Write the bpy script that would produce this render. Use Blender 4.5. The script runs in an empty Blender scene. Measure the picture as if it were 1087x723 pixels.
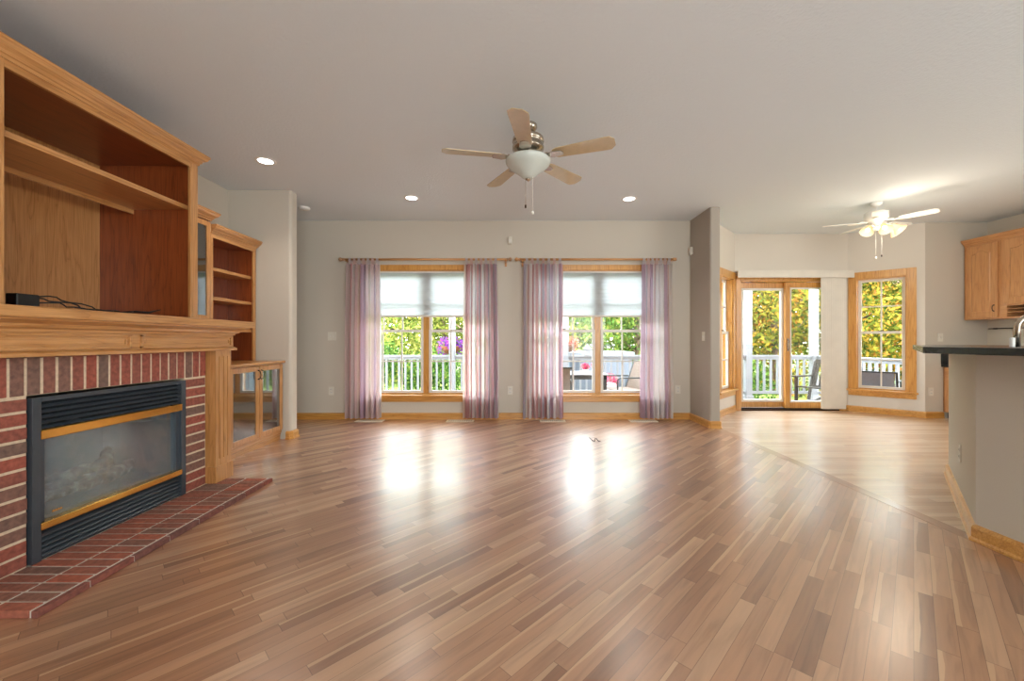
import bpy, bmesh, math, random
from mathutils import Matrix, Vector
random.seed(7)
SC = bpy.context.scene
COL = SC.collection
R = math.radians

# ------------------------------------------------------------------ camera, world, lights, exposure
cd = bpy.data.cameras.new('camera'); cam = bpy.data.objects.new('camera', cd); COL.objects.link(cam)
cam.location = (0, 0, 1.08); cam.rotation_euler = (R(90), 0, 0)
cd.sensor_width = 36; cd.lens = 425 / 1087 * 36
cd.shift_x = -1.5 / 1087; cd.shift_y = 0.5 / 1087
cd.clip_start = 0.05; cd.clip_end = 200
SC.camera = cam
SC.view_settings.view_transform = 'Standard'; SC.view_settings.look = 'None'
SC.view_settings.gamma = 1; SC.view_settings.use_curve_mapping = False
SC.view_settings.exposure = 1.15
w = bpy.data.worlds.new('sky'); SC.world = w; w.use_nodes = True
bg = w.node_tree.nodes['Background']
bg.inputs[0].default_value = (0.88, 0.96, 1.0, 1); bg.inputs[1].default_value = 8.0

def light(name, kind, loc, rot, energy, color=(1, 1, 1), **kw):
    l = bpy.data.lights.new(name, kind); l.energy = energy; l.color = color
    for k, v in kw.items(): setattr(l, k, v)
    o = bpy.data.objects.new(name, l); o.location = loc; o.rotation_euler = rot; COL.objects.link(o); return o
light('sun', 'SUN', (0, -5, 20), (R(42), 0, R(-24)), 6.0, (1, .95, .86), angle=R(1.5))
# added fill lamp behind the camera, in front of the solid rear wall
light('rear_fill_light', 'AREA', (1.4, -2.85, 1.55), (R(90), 0, R(8)), 105, (.91, .98, 1), shape='RECTANGLE', size=3.6, size_y=2.0)
light('kitchen_fill_light', 'AREA', (6.5, 0.4, 1.6), (R(90), 0, R(90)), 50, (.91, .98, 1), shape='RECTANGLE', size=2.6, size_y=1.2)  # added fill from the kitchen side; the right wall has no window
# portals that guide the sky light through the openings (they emit nothing themselves)
for lx, ly, rz, sx, sz, zc in ((-1.216, 5.70, 180, 1.9, 1.74, 1.2), (1.177, 5.70, 180, 1.9, 1.74, 1.2), (4.28, 6.37, 180, 1.6, 1.95, 1.0), (5.57, 6.03, 135, .6, 1.7, 1.2)):
    p = light('sky_portal', 'AREA', (lx, ly, zc), (R(90), 0, R(rz)), 1, shape='RECTANGLE', size=sx, size_y=sz)
    p.data.cycles.is_portal = True

# ------------------------------------------------------------------ helpers
def srgb(r, g, b):
    f = lambda c: (c / 255 / 12.92) if c / 255 <= .04045 else ((c / 255 + .055) / 1.055) ** 2.4
    return (f(r), f(g), f(b), 1)

class NT:
    def __init__(s, name):
        s.m = bpy.data.materials.new(name); s.m.use_nodes = True; s.t = s.m.node_tree
        for n in list(s.t.nodes): s.t.nodes.remove(n)
        s.out = s.t.nodes.new('ShaderNodeOutputMaterial')
    def n(s, typ, ins=None, **attrs):
        nd = s.t.nodes.new('ShaderNode' + typ)
        for k, v in attrs.items(): setattr(nd, k, v)
        for k, v in (ins or {}).items():
            i = nd.inputs[k]
            if isinstance(v, bpy.types.NodeSocket): s.t.links.new(v, i)
            elif isinstance(v, bpy.types.Node): s.t.links.new(v.outputs[0], i)
            else: i.default_value = v
        return nd
    def math(s, op, a, b=0.0, c=None):
        d = {0: a, 1: b}
        if c is not None: d[2] = c
        return s.n('Math', d, operation=op)
    def mix(s, f, a, b, blend='MIX'):
        nd = s.n('Mix', data_type='RGBA', blend_type=blend)
        for k, v in ((0, f), (6, a), (7, b)):
            i = nd.inputs[k]
            if isinstance(v, bpy.types.NodeSocket): s.t.links.new(v, i)
            elif isinstance(v, bpy.types.Node): s.t.links.new(v.outputs[0], i)
            else: i.default_value = v
        return nd.outputs[2]
    def ramp(s, f, stops, interp='LINEAR'):
        nd = s.n('ValToRGB', {0: f}); cr = nd.color_ramp; cr.interpolation = interp
        while len(cr.elements) < len(stops): cr.elements.new(.5)
        for e, (p, c) in zip(cr.elements, stops): e.position = p; e.color = c
        return nd.outputs[0]
    def fin(s, sh):
        s.t.links.new(sh.outputs[0] if isinstance(sh, bpy.types.Node) else sh, s.out.inputs[0]); return s.m

def plain(name, col, rough=.5, metal=0, spec=.5, noise=0, nscale=8, bump=0, bscale=200, coat=0):
    t = NT(name); c = col
    tc = t.n('TexCoord').outputs['Object']
    if noise:
        nz = t.n('TexNoise', {'Vector': tc, 'Scale': nscale, 'Detail': 4.0})
        c = t.ramp(nz.outputs[0], [(.3, tuple(x * (1 - noise) for x in col[:3]) + (1,)), (.7, tuple(min(1, x * (1 + noise)) for x in col[:3]) + (1,))])
    p = t.n('BsdfPrincipled', {'Base Color': c, 'Roughness': rough, 'Metallic': metal, 'Specular IOR Level': spec, 'Coat Weight': coat})
    if bump:
        b = t.n('Bump', {'Height': t.n('TexNoise', {'Vector': tc, 'Scale': bscale, 'Detail': 3.0}).outputs[0], 'Strength': bump, 'Distance': .003})
        t.t.links.new(b.outputs[0], p.inputs['Normal'])
    return t.fin(p)

def oak(name, axis, dark, mid, lite, rough=.33):
    t = NT(name); tc = t.n('TexCoord').outputs['Object']
    oi = t.n('ObjectInfo').outputs['Random']
    off = t.n('VectorMath', {0: tc, 1: t.n('CombineXYZ', {0: t.math('MULTIPLY', oi, 9.), 1: t.math('MULTIPLY', oi, 5.), 2: t.math('MULTIPLY', oi, 7.)}).outputs[0]}, operation='ADD').outputs[0]
    sc = [11., 11., 11.]; sc['xyz'.index(axis)] = .9
    mp = t.n('Mapping', {'Vector': off, 'Scale': tuple(sc)})
    n1 = t.n('TexNoise', {'Vector': mp, 'Scale': 1.0, 'Detail': 3.0, 'Distortion': .6})
    rings = t.math('FRACT', t.math('MULTIPLY', n1.outputs[0], 6.0))
    sc2 = [160., 160., 160.]; sc2['xyz'.index(axis)] = 5.
    n2 = t.n('TexNoise', {'Vector': t.n('Mapping', {'Vector': off, 'Scale': tuple(sc2)}), 'Scale': 1.0, 'Detail': 2.0})
    c1 = t.ramp(rings.outputs[0], [(0, mid), (.55, lite), (.85, mid), (1, dark)])
    c2 = t.ramp(n2.outputs[0], [(.35, dark), (.6, lite)])
    p = t.n('BsdfPrincipled', {'Base Color': t.mix(.38, c1, c2), 'Roughness': rough, 'Specular IOR Level': .5, 'Coat Weight': .5, 'Coat Roughness': .28})
    return t.fin(p)

OKD, OKM, OKL = srgb(160, 104, 50), srgb(192, 134, 74), srgb(208, 152, 94)
WX, WY, WZ = (oak('honey_oak_' + a, a, srgb(176, 112, 44), srgb(206, 146, 66), srgb(220, 164, 86)) for a in 'xyz')
OX, OY, OZ = (oak('oak_' + a, a, OKD, OKM, OKL) for a in 'xyz')
KX, KY, KZ = (oak('kitchen_oak_' + a, a, srgb(176, 118, 68), srgb(200, 142, 88), srgb(212, 158, 104)) for a in 'xyz')
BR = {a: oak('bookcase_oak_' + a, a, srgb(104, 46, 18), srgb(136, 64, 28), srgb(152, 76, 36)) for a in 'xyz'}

def planks(name, ang, width, L, stops, rough, grain=.35, sap=True, coat=1.0, cior=2.1):
    t = NT(name); tc = t.n('TexCoord').outputs['Object']
    c, s_ = math.cos(ang), math.sin(ang)
    u = t.n('VectorMath', {0: tc, 1: (c, s_, 0)}, operation='DOT_PRODUCT').outputs['Value']
    v = t.n('VectorMath', {0: tc, 1: (-s_, c, 0)}, operation='DOT_PRODUCT').outputs['Value']
    vv = t.math('DIVIDE', v, width); row = t.math('FLOOR', vv); fr = t.math('FRACT', vv)
    rr = t.n('TexWhiteNoise', {'W': row.outputs[0]}, noise_dimensions='1D').outputs[0]
    LL = t.math('MULTIPLY_ADD', rr, L * .7, L * .65)
    uu = t.math('ADD', t.math('DIVIDE', u, LL.outputs[0]), t.math('MULTIPLY', rr, 17.3).outputs[0]).outputs[0]
    cl = t.math('FLOOR', uu); fu = t.math('FRACT', uu)
    wn = t.n('TexWhiteNoise', {'Vector': t.n('CombineXYZ', {0: row, 1: cl}).outputs[0]}, noise_dimensions='2D')
    rnd = wn.outputs[0]
    base = t.ramp(rnd, stops)
    gv = t.n('CombineXYZ', {0: t.math('MULTIPLY', u, 2.2), 1: t.math('MULTIPLY', v, 30.), 2: t.math('MULTIPLY', rnd, 40.)}).outputs[0]
    g = t.n('TexNoise', {'Vector': gv, 'Scale': 1.0, 'Detail': 5.0, 'Distortion': .9}).outputs[0]
    gc = t.ramp(g, [(.3, (.62, .58, .55, 1)), (.5, (1, 1, 1, 1)), (.72, (1.22, 1.2, 1.15, 1))])
    col = t.mix(grain * 2, base, t.mix(1.0, base, gc, 'MULTIPLY'))
    if sap:   # pale sapwood running along one edge of some boards
        r2 = t.n('SeparateColor', {0: wn.outputs[1]}).outputs[1]
        wob = t.n('TexNoise', {'Vector': t.n('CombineXYZ', {0: t.math('MULTIPLY', u, 2.5), 1: row}).outputs[0], 'Scale': 1.0}).outputs[0]
        edge = t.math('GREATER_THAN', t.math('ADD', fr, t.math('MULTIPLY', wob, .6).outputs[0]), 1.05)
        m = t.math('MULTIPLY', edge, t.math('GREATER_THAN', r2, .70).outputs[0])
        col = t.mix(t.math('MULTIPLY', m, .65).outputs[0], col, srgb(214, 172, 132))
    ev = t.math('MULTIPLY', t.math('MINIMUM', fr, t.math('SUBTRACT', 1.0, fr).outputs[0]), width)
    eu = t.math('MULTIPLY', t.math('MINIMUM', fu, t.math('SUBTRACT', 1.0, fu).outputs[0]), LL.outputs[0])
    j = t.math('MAXIMUM', t.math('LESS_THAN', ev, .0009), t.math('LESS_THAN', eu, .0012).outputs[0])
    col = t.mix(t.math('MULTIPLY', j, .55).outputs[0], col, srgb(70, 40, 25))
    ro = rough
    tilt = t.math('MULTIPLY', rnd, .35)
    bmp = t.n('Bump', {'Height': t.math('ADD', tilt, t.math('MULTIPLY', g, .5).outputs[0]), 'Strength': .06, 'Distance': .002})
    p = t.n('BsdfPrincipled', {'Base Color': col, 'Roughness': .42, 'Specular IOR Level': .5, 'Coat Weight': coat, 'Coat Roughness': ro, 'Coat IOR': cior, 'Normal': bmp})
    return t.fin(p)

M_floor = planks('walnut_strip', R(45), .0572, .62, [(0, srgb(136, 92, 64)), (.2, srgb(164, 116, 84)), (.7, srgb(182, 134, 100)), (1, srgb(196, 154, 120))], .26, grain=.3)
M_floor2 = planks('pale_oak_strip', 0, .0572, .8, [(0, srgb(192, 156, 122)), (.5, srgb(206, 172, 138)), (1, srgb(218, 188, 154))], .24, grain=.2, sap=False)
M_wall = plain('beige_paint', srgb(208, 199, 184), .75, bump=.25, bscale=90)
M_wing = plain('taupe_paint', srgb(176, 166, 153), .75, bump=.25, bscale=90)
M_dine = plain('pale_cream_paint', srgb(222, 214, 202), .75, bump=.25, bscale=90)
M_ceil = plain('white_ceiling_paint', srgb(228, 235, 239), .85, bump=.9, bscale=55)
M_white = plain('white_vinyl', srgb(228, 224, 216), .4, noise=.04)
M_plate = plain('ivory_plastic', srgb(226, 220, 206), .35, noise=.02)
M_black = plain('black_metal', srgb(80, 88, 96), .25, metal=.5, noise=.1)
M_blackp = plain('black_plastic', srgb(18, 18, 20), .45, noise=.1)
M_lam = plain('black_laminate', srgb(34, 36, 38), .25, noise=.08, nscale=160)
M_brass = plain('polished_brass', srgb(240, 186, 96), .18, metal=1, noise=.08, nscale=12)
M_nickel = plain('brushed_nickel', srgb(190, 178, 162), .25, metal=1, noise=.06)
M_bronze = plain('dark_bronze', srgb(60, 44, 34), .35, metal=.8, noise=.1)
M_grout = plain('grout', srgb(214, 192, 164), .9, noise=.12, nscale=60, bump=.6, bscale=150)
M_groutw = plain('pale_grout', srgb(210, 200, 188), .9, noise=.1, nscale=60)
M_blade = plain('maple_blade', srgb(192, 168, 128), .3, noise=.06, nscale=20, coat=.6)
M_wfan = plain('white_enamel', srgb(240, 238, 232), .35, noise=.02)
M_deck = plain('grey_deck_boards', srgb(128, 122, 116), .7, noise=.15, nscale=6)
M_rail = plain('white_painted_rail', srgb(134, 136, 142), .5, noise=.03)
M_lawn = plain('lawn_green', srgb(96, 118, 44), .9, noise=.4, nscale=3)
M_dkwood = plain('dark_stained_wood', srgb(34, 25, 21), .9, noise=.2, nscale=20)
M_sling = plain('taupe_sling', srgb(104, 88, 76), .7, noise=.1, nscale=40)
M_slingg = plain('grey_sling', srgb(126, 126, 138), .7, noise=.06, nscale=40)
M_cover = plain('blue_grey_vinyl', srgb(100, 110, 124), .5, noise=.06)
M_basket = plain('coir_basket', srgb(120, 72, 40), .9, noise=.3, nscale=30)
M_bark = plain('grey_bark', srgb(84, 68, 54), .9, noise=.3, nscale=10)
M_vane = plain('ivory_vane', srgb(226, 220, 208), .6, noise=.03)
M_vent = plain('tan_vent', srgb(236, 224, 204), .4, noise=.04)
M_firebox = plain('firebox_liner', srgb(70, 76, 76), .8, noise=.25, nscale=7)
M_ash = plain('ember_bed', srgb(60, 52, 48), .9, noise=.5, nscale=50, bump=1, bscale=60)

def brickm(name, stops):
    t = NT(name); tc = t.n('TexCoord').outputs['Object']
    r = t.n('NewGeometry').outputs['Random Per Island']
    c = t.ramp(r, stops)
    nz = t.n('TexNoise', {'Vector': tc, 'Scale': 45., 'Detail': 5.0})
    c = t.mix(.8, c, t.mix(1.0, c, t.ramp(nz.outputs[0], [(.3, (.6, .6, .62, 1)), (.7, (1.25, 1.2, 1.2, 1))]), 'MULTIPLY'))
    b = t.n('Bump', {'Height': nz.outputs[0], 'Strength': .7, 'Distance': .004})
    return t.fin(t.n('BsdfPrincipled', {'Base Color': c, 'Roughness': .8, 'Normal': b}))
M_brick = brickm('red_brick', [(0, srgb(122, 100, 88)), (.35, srgb(136, 96, 82)), (.6, srgb(152, 86, 70)), (1, srgb(164, 88, 70))])
M_brickh = brickm('hearth_brick', [(0, srgb(132, 102, 88)), (.4, srgb(152, 98, 80)), (1, srgb(178, 100, 76))])

def glassm(name, refl=.09, tint=(1, 1, 1, 1), haze=0, paint_reflc=(.5, .5, .5, 1), rough=.02):
    t = NT(name)
    lw = t.n('LayerWeight', {0: .35})
    f = t.math('MULTIPLY_ADD', lw.outputs[1], .5, refl)
    s = t.n('MixShader', {0: f, 1: t.n('BsdfTransparent', {0: tint}), 2: t.n('BsdfGlossy', {'Roughness': rough})})
    if haze:  # milky glass reflections painted in as patchy diffuse colour
        tc = t.n('TexCoord').outputs['Object']
        h = t.ramp(t.n('TexNoise', {'Vector': tc, 'Scale': 4., 'Detail': 3.0}).outputs[0], [(.35, (haze * .5,) * 3 + (1,)), (.7, (haze * 1.3,) * 3 + (1,))])
        s = t.n('MixShader', {0: h, 1: s, 2: t.n('BsdfDiffuse', {0: paint_reflc})})
    return t.fin(s)
M_glass = glassm('window_glass', .008)
M_cabglass = glassm('cabinet_glass', .12, (.5, .52, .53, 1))
M_fireglass = glassm('fire_glass_painted_refl', .08, (.85, .9, .9, 1), .24, srgb(122, 144, 154))

def curtainm(name, w):
    t = NT(name); tc = t.n('TexCoord').outputs['UV']
    x = t.n('SeparateXYZ', {0: tc}).outputs[0]
    band = t.math('FLOOR', t.math('MULTIPLY', x, 19.0).outputs[0])
    r = t.n('TexWhiteNoise', {'W': t.math('ADD', band, w).outputs[0]}, noise_dimensions='1D').outputs[0]
    c = t.ramp(r, [(0, srgb(212, 170, 172)), (.14, srgb(206, 184, 202)), (.26, srgb(240, 236, 236)), (.5, srgb(226, 204, 204)), (.62, srgb(240, 238, 236)), (.76, srgb(190, 184, 196)), (.86, srgb(232, 218, 208)), (.94, srgb(214, 178, 184))], 'CONSTANT')
    d = t.n('MixShader', {0: .62, 1: t.n('BsdfDiffuse', {0: c}), 2: t.n('BsdfTranslucent', {0: c})})
    s = t.n('MixShader', {0: .07, 1: d, 2: t.n('BsdfTransparent')})
    return t.fin(s)
def translucent(name, c, k=.6, tr=0.0, stripe=0):
    t = NT(name); tc = t.n('TexCoord').outputs['Object']
    cc = c
    if stripe:
        z = t.n('SeparateXYZ', {0: tc}).outputs[2]
        fz = t.math('FRACT', t.math('MULTIPLY', z, stripe).outputs[0])
        cc = t.ramp(fz.outputs[0], [(0, tuple(v * .9 for v in c[:3]) + (1,)), (.15, c), (1, c)])
    s = t.n('MixShader', {0: k, 1: t.n('BsdfDiffuse', {0: cc}), 2: t.n('BsdfTranslucent', {0: cc})})
    if tr: s = t.n('MixShader', {0: tr, 1: s, 2: t.n('BsdfTransparent')})
    return t.fin(s)
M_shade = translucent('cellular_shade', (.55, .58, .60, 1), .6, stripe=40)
def leafm(name, stops, k=.35):
    t = NT(name)
    c = t.ramp(t.n('NewGeometry').outputs['Random Per Island'], stops)
    return t.fin(t.n('MixShader', {0: k, 1: t.n('BsdfDiffuse', {0: c}), 2: t.n('BsdfTranslucent', {0: c})}))
M_leafY = leafm('yellow_green_leaves', [(0, srgb(66, 88, 40)), (.3, srgb(104, 120, 54)), (.65, srgb(138, 142, 68)), (1, srgb(162, 154, 88))])
M_leafG = leafm('green_leaves', [(0, srgb(46, 72, 34)), (.5, srgb(76, 104, 46)), (1, srgb(126, 138, 64))])
M_leafA = leafm('autumn_leaves', [(0, srgb(44, 60, 26)), (.3, srgb(84, 92, 34)), (.6, srgb(122, 116, 42)), (.85, srgb(152, 122, 48)), (1, srgb(150, 90, 44))])
M_leafB = leafm('bush_leaves', [(0, srgb(34, 60, 28)), (.6, srgb(66, 98, 44)), (1, srgb(108, 132, 60))])
M_purple = leafm('purple_petals', [(0, srgb(96, 40, 140)), (.5, srgb(140, 60, 170)), (.8, srgb(80, 110, 50)), (1, srgb(170, 60, 120))])
M_pink = leafm('pink_petals', [(0, srgb(190, 40, 90)), (.5, srgb(220, 80, 130)), (.75, srgb(80, 120, 50)), (1, srgb(230, 150, 170))])
M_coral = leafm('coral_petals', [(0, srgb(200, 90, 80)), (.5, srgb(214, 130, 110)), (.75, srgb(110, 120, 60)), (1, srgb(180, 60, 70))])
def emit(name, col, st):
    t = NT(name); return t.fin(t.n('Emission', {0: col, 1: st}))
M_lens = emit('lit_lens', (1, .97, .92, 1), 6)
def bell():
    t = NT('lit_amber_glass'); lw = t.n('LayerWeight', {0: .5})
    c = t.ramp(lw.outputs[1], [(0, (1, .86, .58, 1)), (1, (1, .5, .16, 1))])
    return t.fin(t.n('Emission', {0: c, 1: .75}))
M_bell = bell()
M_bulb = emit('lit_bulb', (1, .9, .7, 1), 2.5)
M_bowl = plain('frosted_glass_bowl', srgb(206, 212, 204), .25, noise=.04, nscale=6)
def logm():
    t = NT('ceramic_log'); tc = t.n('TexCoord').outputs['Object']
    nz = t.n('TexNoise', {'Vector': tc, 'Scale': 22., 'Detail': 6.0})
    c = t.ramp(nz.outputs[0], [(.35, srgb(58, 44, 36)), (.5, srgb(140, 106, 84)), (.65, srgb(196, 176, 158))])
    b = t.n('Bump', {'Height': nz.outputs[0], 'Strength': 1.0, 'Distance': .02})
    return t.fin(t.n('BsdfPrincipled', {'Base Color': c, 'Roughness': .9, 'Normal': b}))
M_log = logm()

# ---- mesh helpers
def I(): return Matrix.Identity(4)
def frame(x, y, deg, z=0): return Matrix.Translation((x, y, z)) @ Matrix.Rotation(R(deg), 4, 'Z')
def wm(o):
    m = Matrix.Translation(o.location) @ o.rotation_euler.to_matrix().to_4x4()
    return wm(o.parent) @ m if o.parent else m
def NB(): return bmesh.new()
def box(bm, x0, x1, y0, y1, z0, z1, M=None):
    vs = [bm.verts.new((x, y, z)) for x in (x0, x1) for y in (y0, y1) for z in (z0, z1)]
    for f in ((0, 1, 3, 2), (4, 6, 7, 5), (0, 4, 5, 1), (2, 3, 7, 6), (0, 2, 6, 4), (1, 5, 7, 3)):
        bm.faces.new([vs[i] for i in f])
    if M is not None:
        for v in vs: v.co = M @ v.co
    return bm
def lathe(bm, prof, c=(0, 0, 0), n=28, M=None):
    rings = []
    for r, z in prof:
        r = max(r, 1e-5)
        rings.append([bm.verts.new((r * math.cos(2 * math.pi * i / n), r * math.sin(2 * math.pi * i / n), z)) for i in range(n)])
    for a, b in zip(rings, rings[1:]):
        for i in range(n): 
            f = bm.faces.new((a[i], a[(i + 1) % n], b[(i + 1) % n], b[i])); f.smooth = True
    T = Matrix.Translation(c) @ (M or I())
    for rg in rings:
        for v in rg: v.co = T @ v.co
    return bm
def tube(bm, pts, r, n=8, caps=True):
    pts = [Vector(p) for p in pts]; rings = []; up = Vector((0, 0, 1))
    rs = r if isinstance(r, (list, tuple)) else [r] * len(pts)
    for i, p in enumerate(pts):
        d = (pts[min(i + 1, len(pts) - 1)] - pts[max(i - 1, 0)]).normalized()
        a = d.cross(up)
        if a.length < 1e-3: a = d.cross(Vector((0, 1, 0)))
        a.normalize(); b = d.cross(a).normalized()
        rings.append([bm.verts.new(p + (a * math.cos(2 * math.pi * k / n) + b * math.sin(2 * math.pi * k / n)) * rs[i]) for k in range(n)])
    for a, b in zip(rings, rings[1:]):
        for k in range(n):
            f = bm.faces.new((a[k], a[(k + 1) % n], b[(k + 1) % n], b[k])); f.smooth = True
    if caps: bm.faces.new(rings[0]); bm.faces.new(list(reversed(rings[-1])))
    return bm
def prism(bm, poly, z0, z1):
    a = [bm.verts.new((x, y, z0)) for x, y in poly]; b = [bm.verts.new((x, y, z1)) for x, y in poly]
    n = len(poly)
    bm.faces.new(list(reversed(a))); bm.faces.new(b)
    for i in range(n): bm.faces.new((a[i], a[(i + 1) % n], b[(i + 1) % n], b[i]))
    return bm
def sweep(bm, prof, path):
    """closed profile [(out, z)] carried along a plan path with mitred corners; out is to the right of the travel direction"""
    P = [Vector(p) for p in path]; rings = []
    for i, p in enumerate(P):
        ns = []
        if i > 0: d = (P[i] - P[i - 1]).normalized(); ns.append(Vector((d.y, -d.x)))
        if i < len(P) - 1: d = (P[i + 1] - P[i]).normalized(); ns.append(Vector((d.y, -d.x)))
        if len(ns) == 2:
            m = (ns[0] + ns[1]).normalized(); m = m / max(.3, m.dot(ns[0]))
        else: m = ns[0]
        rings.append([bm.verts.new((p.x + m.x * u, p.y + m.y * u, z)) for u, z in prof])
    k = len(prof)
    for a, b in zip(rings, rings[1:]):
        for j in range(k): bm.faces.new((a[j], a[(j + 1) % k], b[(j + 1) % k], b[j]))
    bm.faces.new(rings[0]); bm.faces.new(list(reversed(rings[-1])))
    return bm
def obj(name, bm, mat, parent=None, M=None, base=None, bevel=0, local=False, smooth=False):
    if M is not None: bm.transform(M)
    if parent is not None and not local: bm.transform(wm(parent).inverted())
    if base is not None: bm.transform(Matrix.Translation(base).inverted())
    bmesh.ops.recalc_face_normals(bm, faces=bm.faces)
    me = bpy.data.meshes.new(name); bm.to_mesh(me); bm.free()
    if smooth:
        for p in me.polygons: p.use_smooth = True
    me.materials.append(mat)
    o = bpy.data.objects.new(name, me); COL.objects.link(o)
    if parent is not None: o.parent = parent
    if base is not None: o.location = base
    if bevel:
        b = o.modifiers.new('bevel', 'BEVEL'); b.width = bevel; b.segments = 2; b.limit_method = 'ANGLE'
    return o
def tag(o, label, cat, group=None):
    o['label'] = label; o['category'] = cat
    if group: o['group'] = group
    return o
def thing(name, label, cat, loc=(0, 0, 0), rz=0, group=None):
    o = bpy.data.objects.new(name, None); COL.objects.link(o); o.location = loc; o.rotation_euler = (0, 0, rz)
    o.empty_display_size = .1
    return tag(o, label, cat, group)
def struct(name, bm, mat, **k):
    o = obj(name, bm, mat, **k); o['kind'] = 'structure'; return o
def sroot(name, loc=(0, 0, 0)):
    o = bpy.data.objects.new(name, None); COL.objects.link(o); o.location = loc; o['kind'] = 'structure'; return o
def copy_tree(o, parent=None):
    c = o.copy(); COL.objects.link(c); c.parent = parent
    for ch in list(o.children): copy_tree(ch, c)
    return c

# ------------------------------------------------------------------ room shell
H = 2.74
XL, XR, YB, YR = -3.14, 6.64, 5.53, -3.0
FX = 2.47
def wall_local(bm, L, openings, t=.16, z0=0, z1=H, x0=0):
    """wall in its own frame: x along, y outwards; openings (xa, xb, za, zb) sorted by x"""
    cx = x0
    for xa, xb, za, zb in openings:
        if xa > cx: box(bm, cx, xa, 0, t, z0, z1)
        if za > z0: box(bm, xa, xb, 0, t, z0, za)
        if zb < z1: box(bm, xa, xb, 0, t, zb, z1)
        cx = xb
    if L > cx: box(bm, cx, L, 0, t, z0, z1)
    return bm
fl = NB(); prism(fl, [(-3.3, -3.2), (FX, -3.2), (FX, 5.69), (-5.2, 5.69), (-5.2, 4.41), (-3.3, 4.41)], -.12, 0); struct('floor', fl, M_floor)
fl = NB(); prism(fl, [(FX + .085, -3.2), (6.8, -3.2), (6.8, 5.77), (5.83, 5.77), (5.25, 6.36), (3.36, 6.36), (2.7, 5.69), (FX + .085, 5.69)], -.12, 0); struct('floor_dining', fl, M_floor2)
struct('trim_1', box(NB(), FX, FX + .085, -3.2, 5.69, -.12, .001), planks('threshold_board', R(90), .085, 1.1, [(0, srgb(158, 112, 82)), (1, srgb(186, 142, 106))], .2, sap=False))
ce = NB(); prism(ce, [(-3.3, -3.2), (6.8, -3.2), (6.8, 5.77), (5.83, 5.77), (5.25, 6.36), (3.36, 6.36), (2.7, 5.69), (-5.2, 5.69), (-5.2, 4.41), (-3.3, 4.41)], H, H + .2); struct('ceiling', ce, M_ceil)

ZW0, ZW1 = .335, 2.065
WL, WR_, HW = -1.216, 1.177, .93
struct('wall_back', wall_local(NB(), 2.76, [(WL - HW, WL + HW, ZW0, ZW1), (WR_ - HW, WR_ + HW, ZW0, ZW1)], x0=-5.2), M_wall, M=frame(0, YB, 0))
A_bl = frame(2.76, 5.53, 45); Lbl = .9475
A_br = frame(5.18, 6.20, -45); Lbr = .834
BW = (.09, .66); BZ = (.345, 2.03)
struct('wall_bay_left', wall_local(NB(), Lbl, [(Lbl - .66, Lbl - .09 - .06 + .04, *BZ)]), M_dine, M=A_bl)
struct('wall_bay_right', wall_local(NB(), Lbr, [(.10, .655, *BZ)]), M_dine, M=A_br)
DX0, DX1, DZ1 = 3.50, 5.08, 2.03
struct('wall_bay', wall_local(NB(), 1.75, [(DX0 - 3.43, DX1 - 3.43, 0, DZ1)]), M_dine, M=frame(3.43, 6.20, 0))
struct('wall_kitchen_back', box(NB(), 5.77, 6.8, 5.61, 5.77, 0, H), M_wall)
struct('wall_right', box(NB(), XR, XR + .16, YR - .2, 5.61, 0, H), M_wall)
struct('wall_left', box(NB(), XL - .16, XL, YR - .2, 4.41, 0, H), M_wall)
struct('wall_hall', box(NB(), -5.2, -5.04, 4.55, YB, 0, H), M_wall)
struct('wall_rear', box(NB(), XL, XR, YR - .16, YR, 0, H), M_wall)
# nub wall beside the bookcase with a rounded corner, and wing wall
def rounded(x0, x1, y0, y1, r, corners):
    pts = []
    for cx, cy, sx, sy in ((x0, y0, -1, -1), (x1, y0, 1, -1), (x1, y1, 1, 1), (x0, y1, -1, 1)):
        if (sx, sy) in corners:
            ox, oy = cx - sx * r, cy - sy * r; a0 = {(-1, -1): 180, (1, -1): 270, (1, 1): 0, (-1, 1): 90}[(sx, sy)]
            for k in range(7): a = R(a0 + 15 * k); pts.append((ox + r * math.cos(a), oy + r * math.sin(a)))
        else: pts.append((cx, cy))
    return pts
NX, NY = -2.45, 4.41
struct('wall_nub', prism(NB(), rounded(-5.2, NX, NY, 4.55, .03, [(1, -1), (1, 1)]), 0, H), M_wall)
struct('wall_wing', prism(NB(), rounded(2.44, 2.565, 4.96, YB, .02, [(1, -1), (-1, -1)]), 0, H), M_wing)
# bar half wall
bw = [(2.50, -1.2), (2.50, 2.165), (3.50, 3.22), (3.60, 3.12), (2.64, 2.105), (2.64, -1.2)]
struct('wall_bar', prism(NB(), bw, 0, 1.01), M_wall)

# baseboards (skirting profile with a shoe)
BP = [(0, 0), (.026, 0), (.026, .012), (.018, .022), (.018, .07), (.012, .082), (0, .088)]
def base(name, path): return struct(name, sweep(NB(), BP, path), WX)
base('baseboard_nub', [(XL + .64, NY), (NX - .02, NY), (NX, NY + .02), (NX, 4.53), (NX - .02, 4.55), (-5.04, 4.55)])
base('baseboard_back', [(-5.04, YB), (2.44, YB), (2.44, 4.96 + .01), (2.45, 4.96), (2.555, 4.96), (2.565, 4.97), (2.565, YB), (2.76, YB), (3.43, 6.20), (DX0 - .07, 6.20)])
base('baseboard_bay', [(DX1 + .07, 6.20), (5.18, 6.20), (5.77, 5.61), (6.02, 5.61)])
base('baseboard_bar', [(3.60, 3.12), (3.50, 3.22), (2.50, 2.165), (2.50, -1.2)])
base('baseboard_left', [(XL, YR), (XL, 1.3)])

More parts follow.
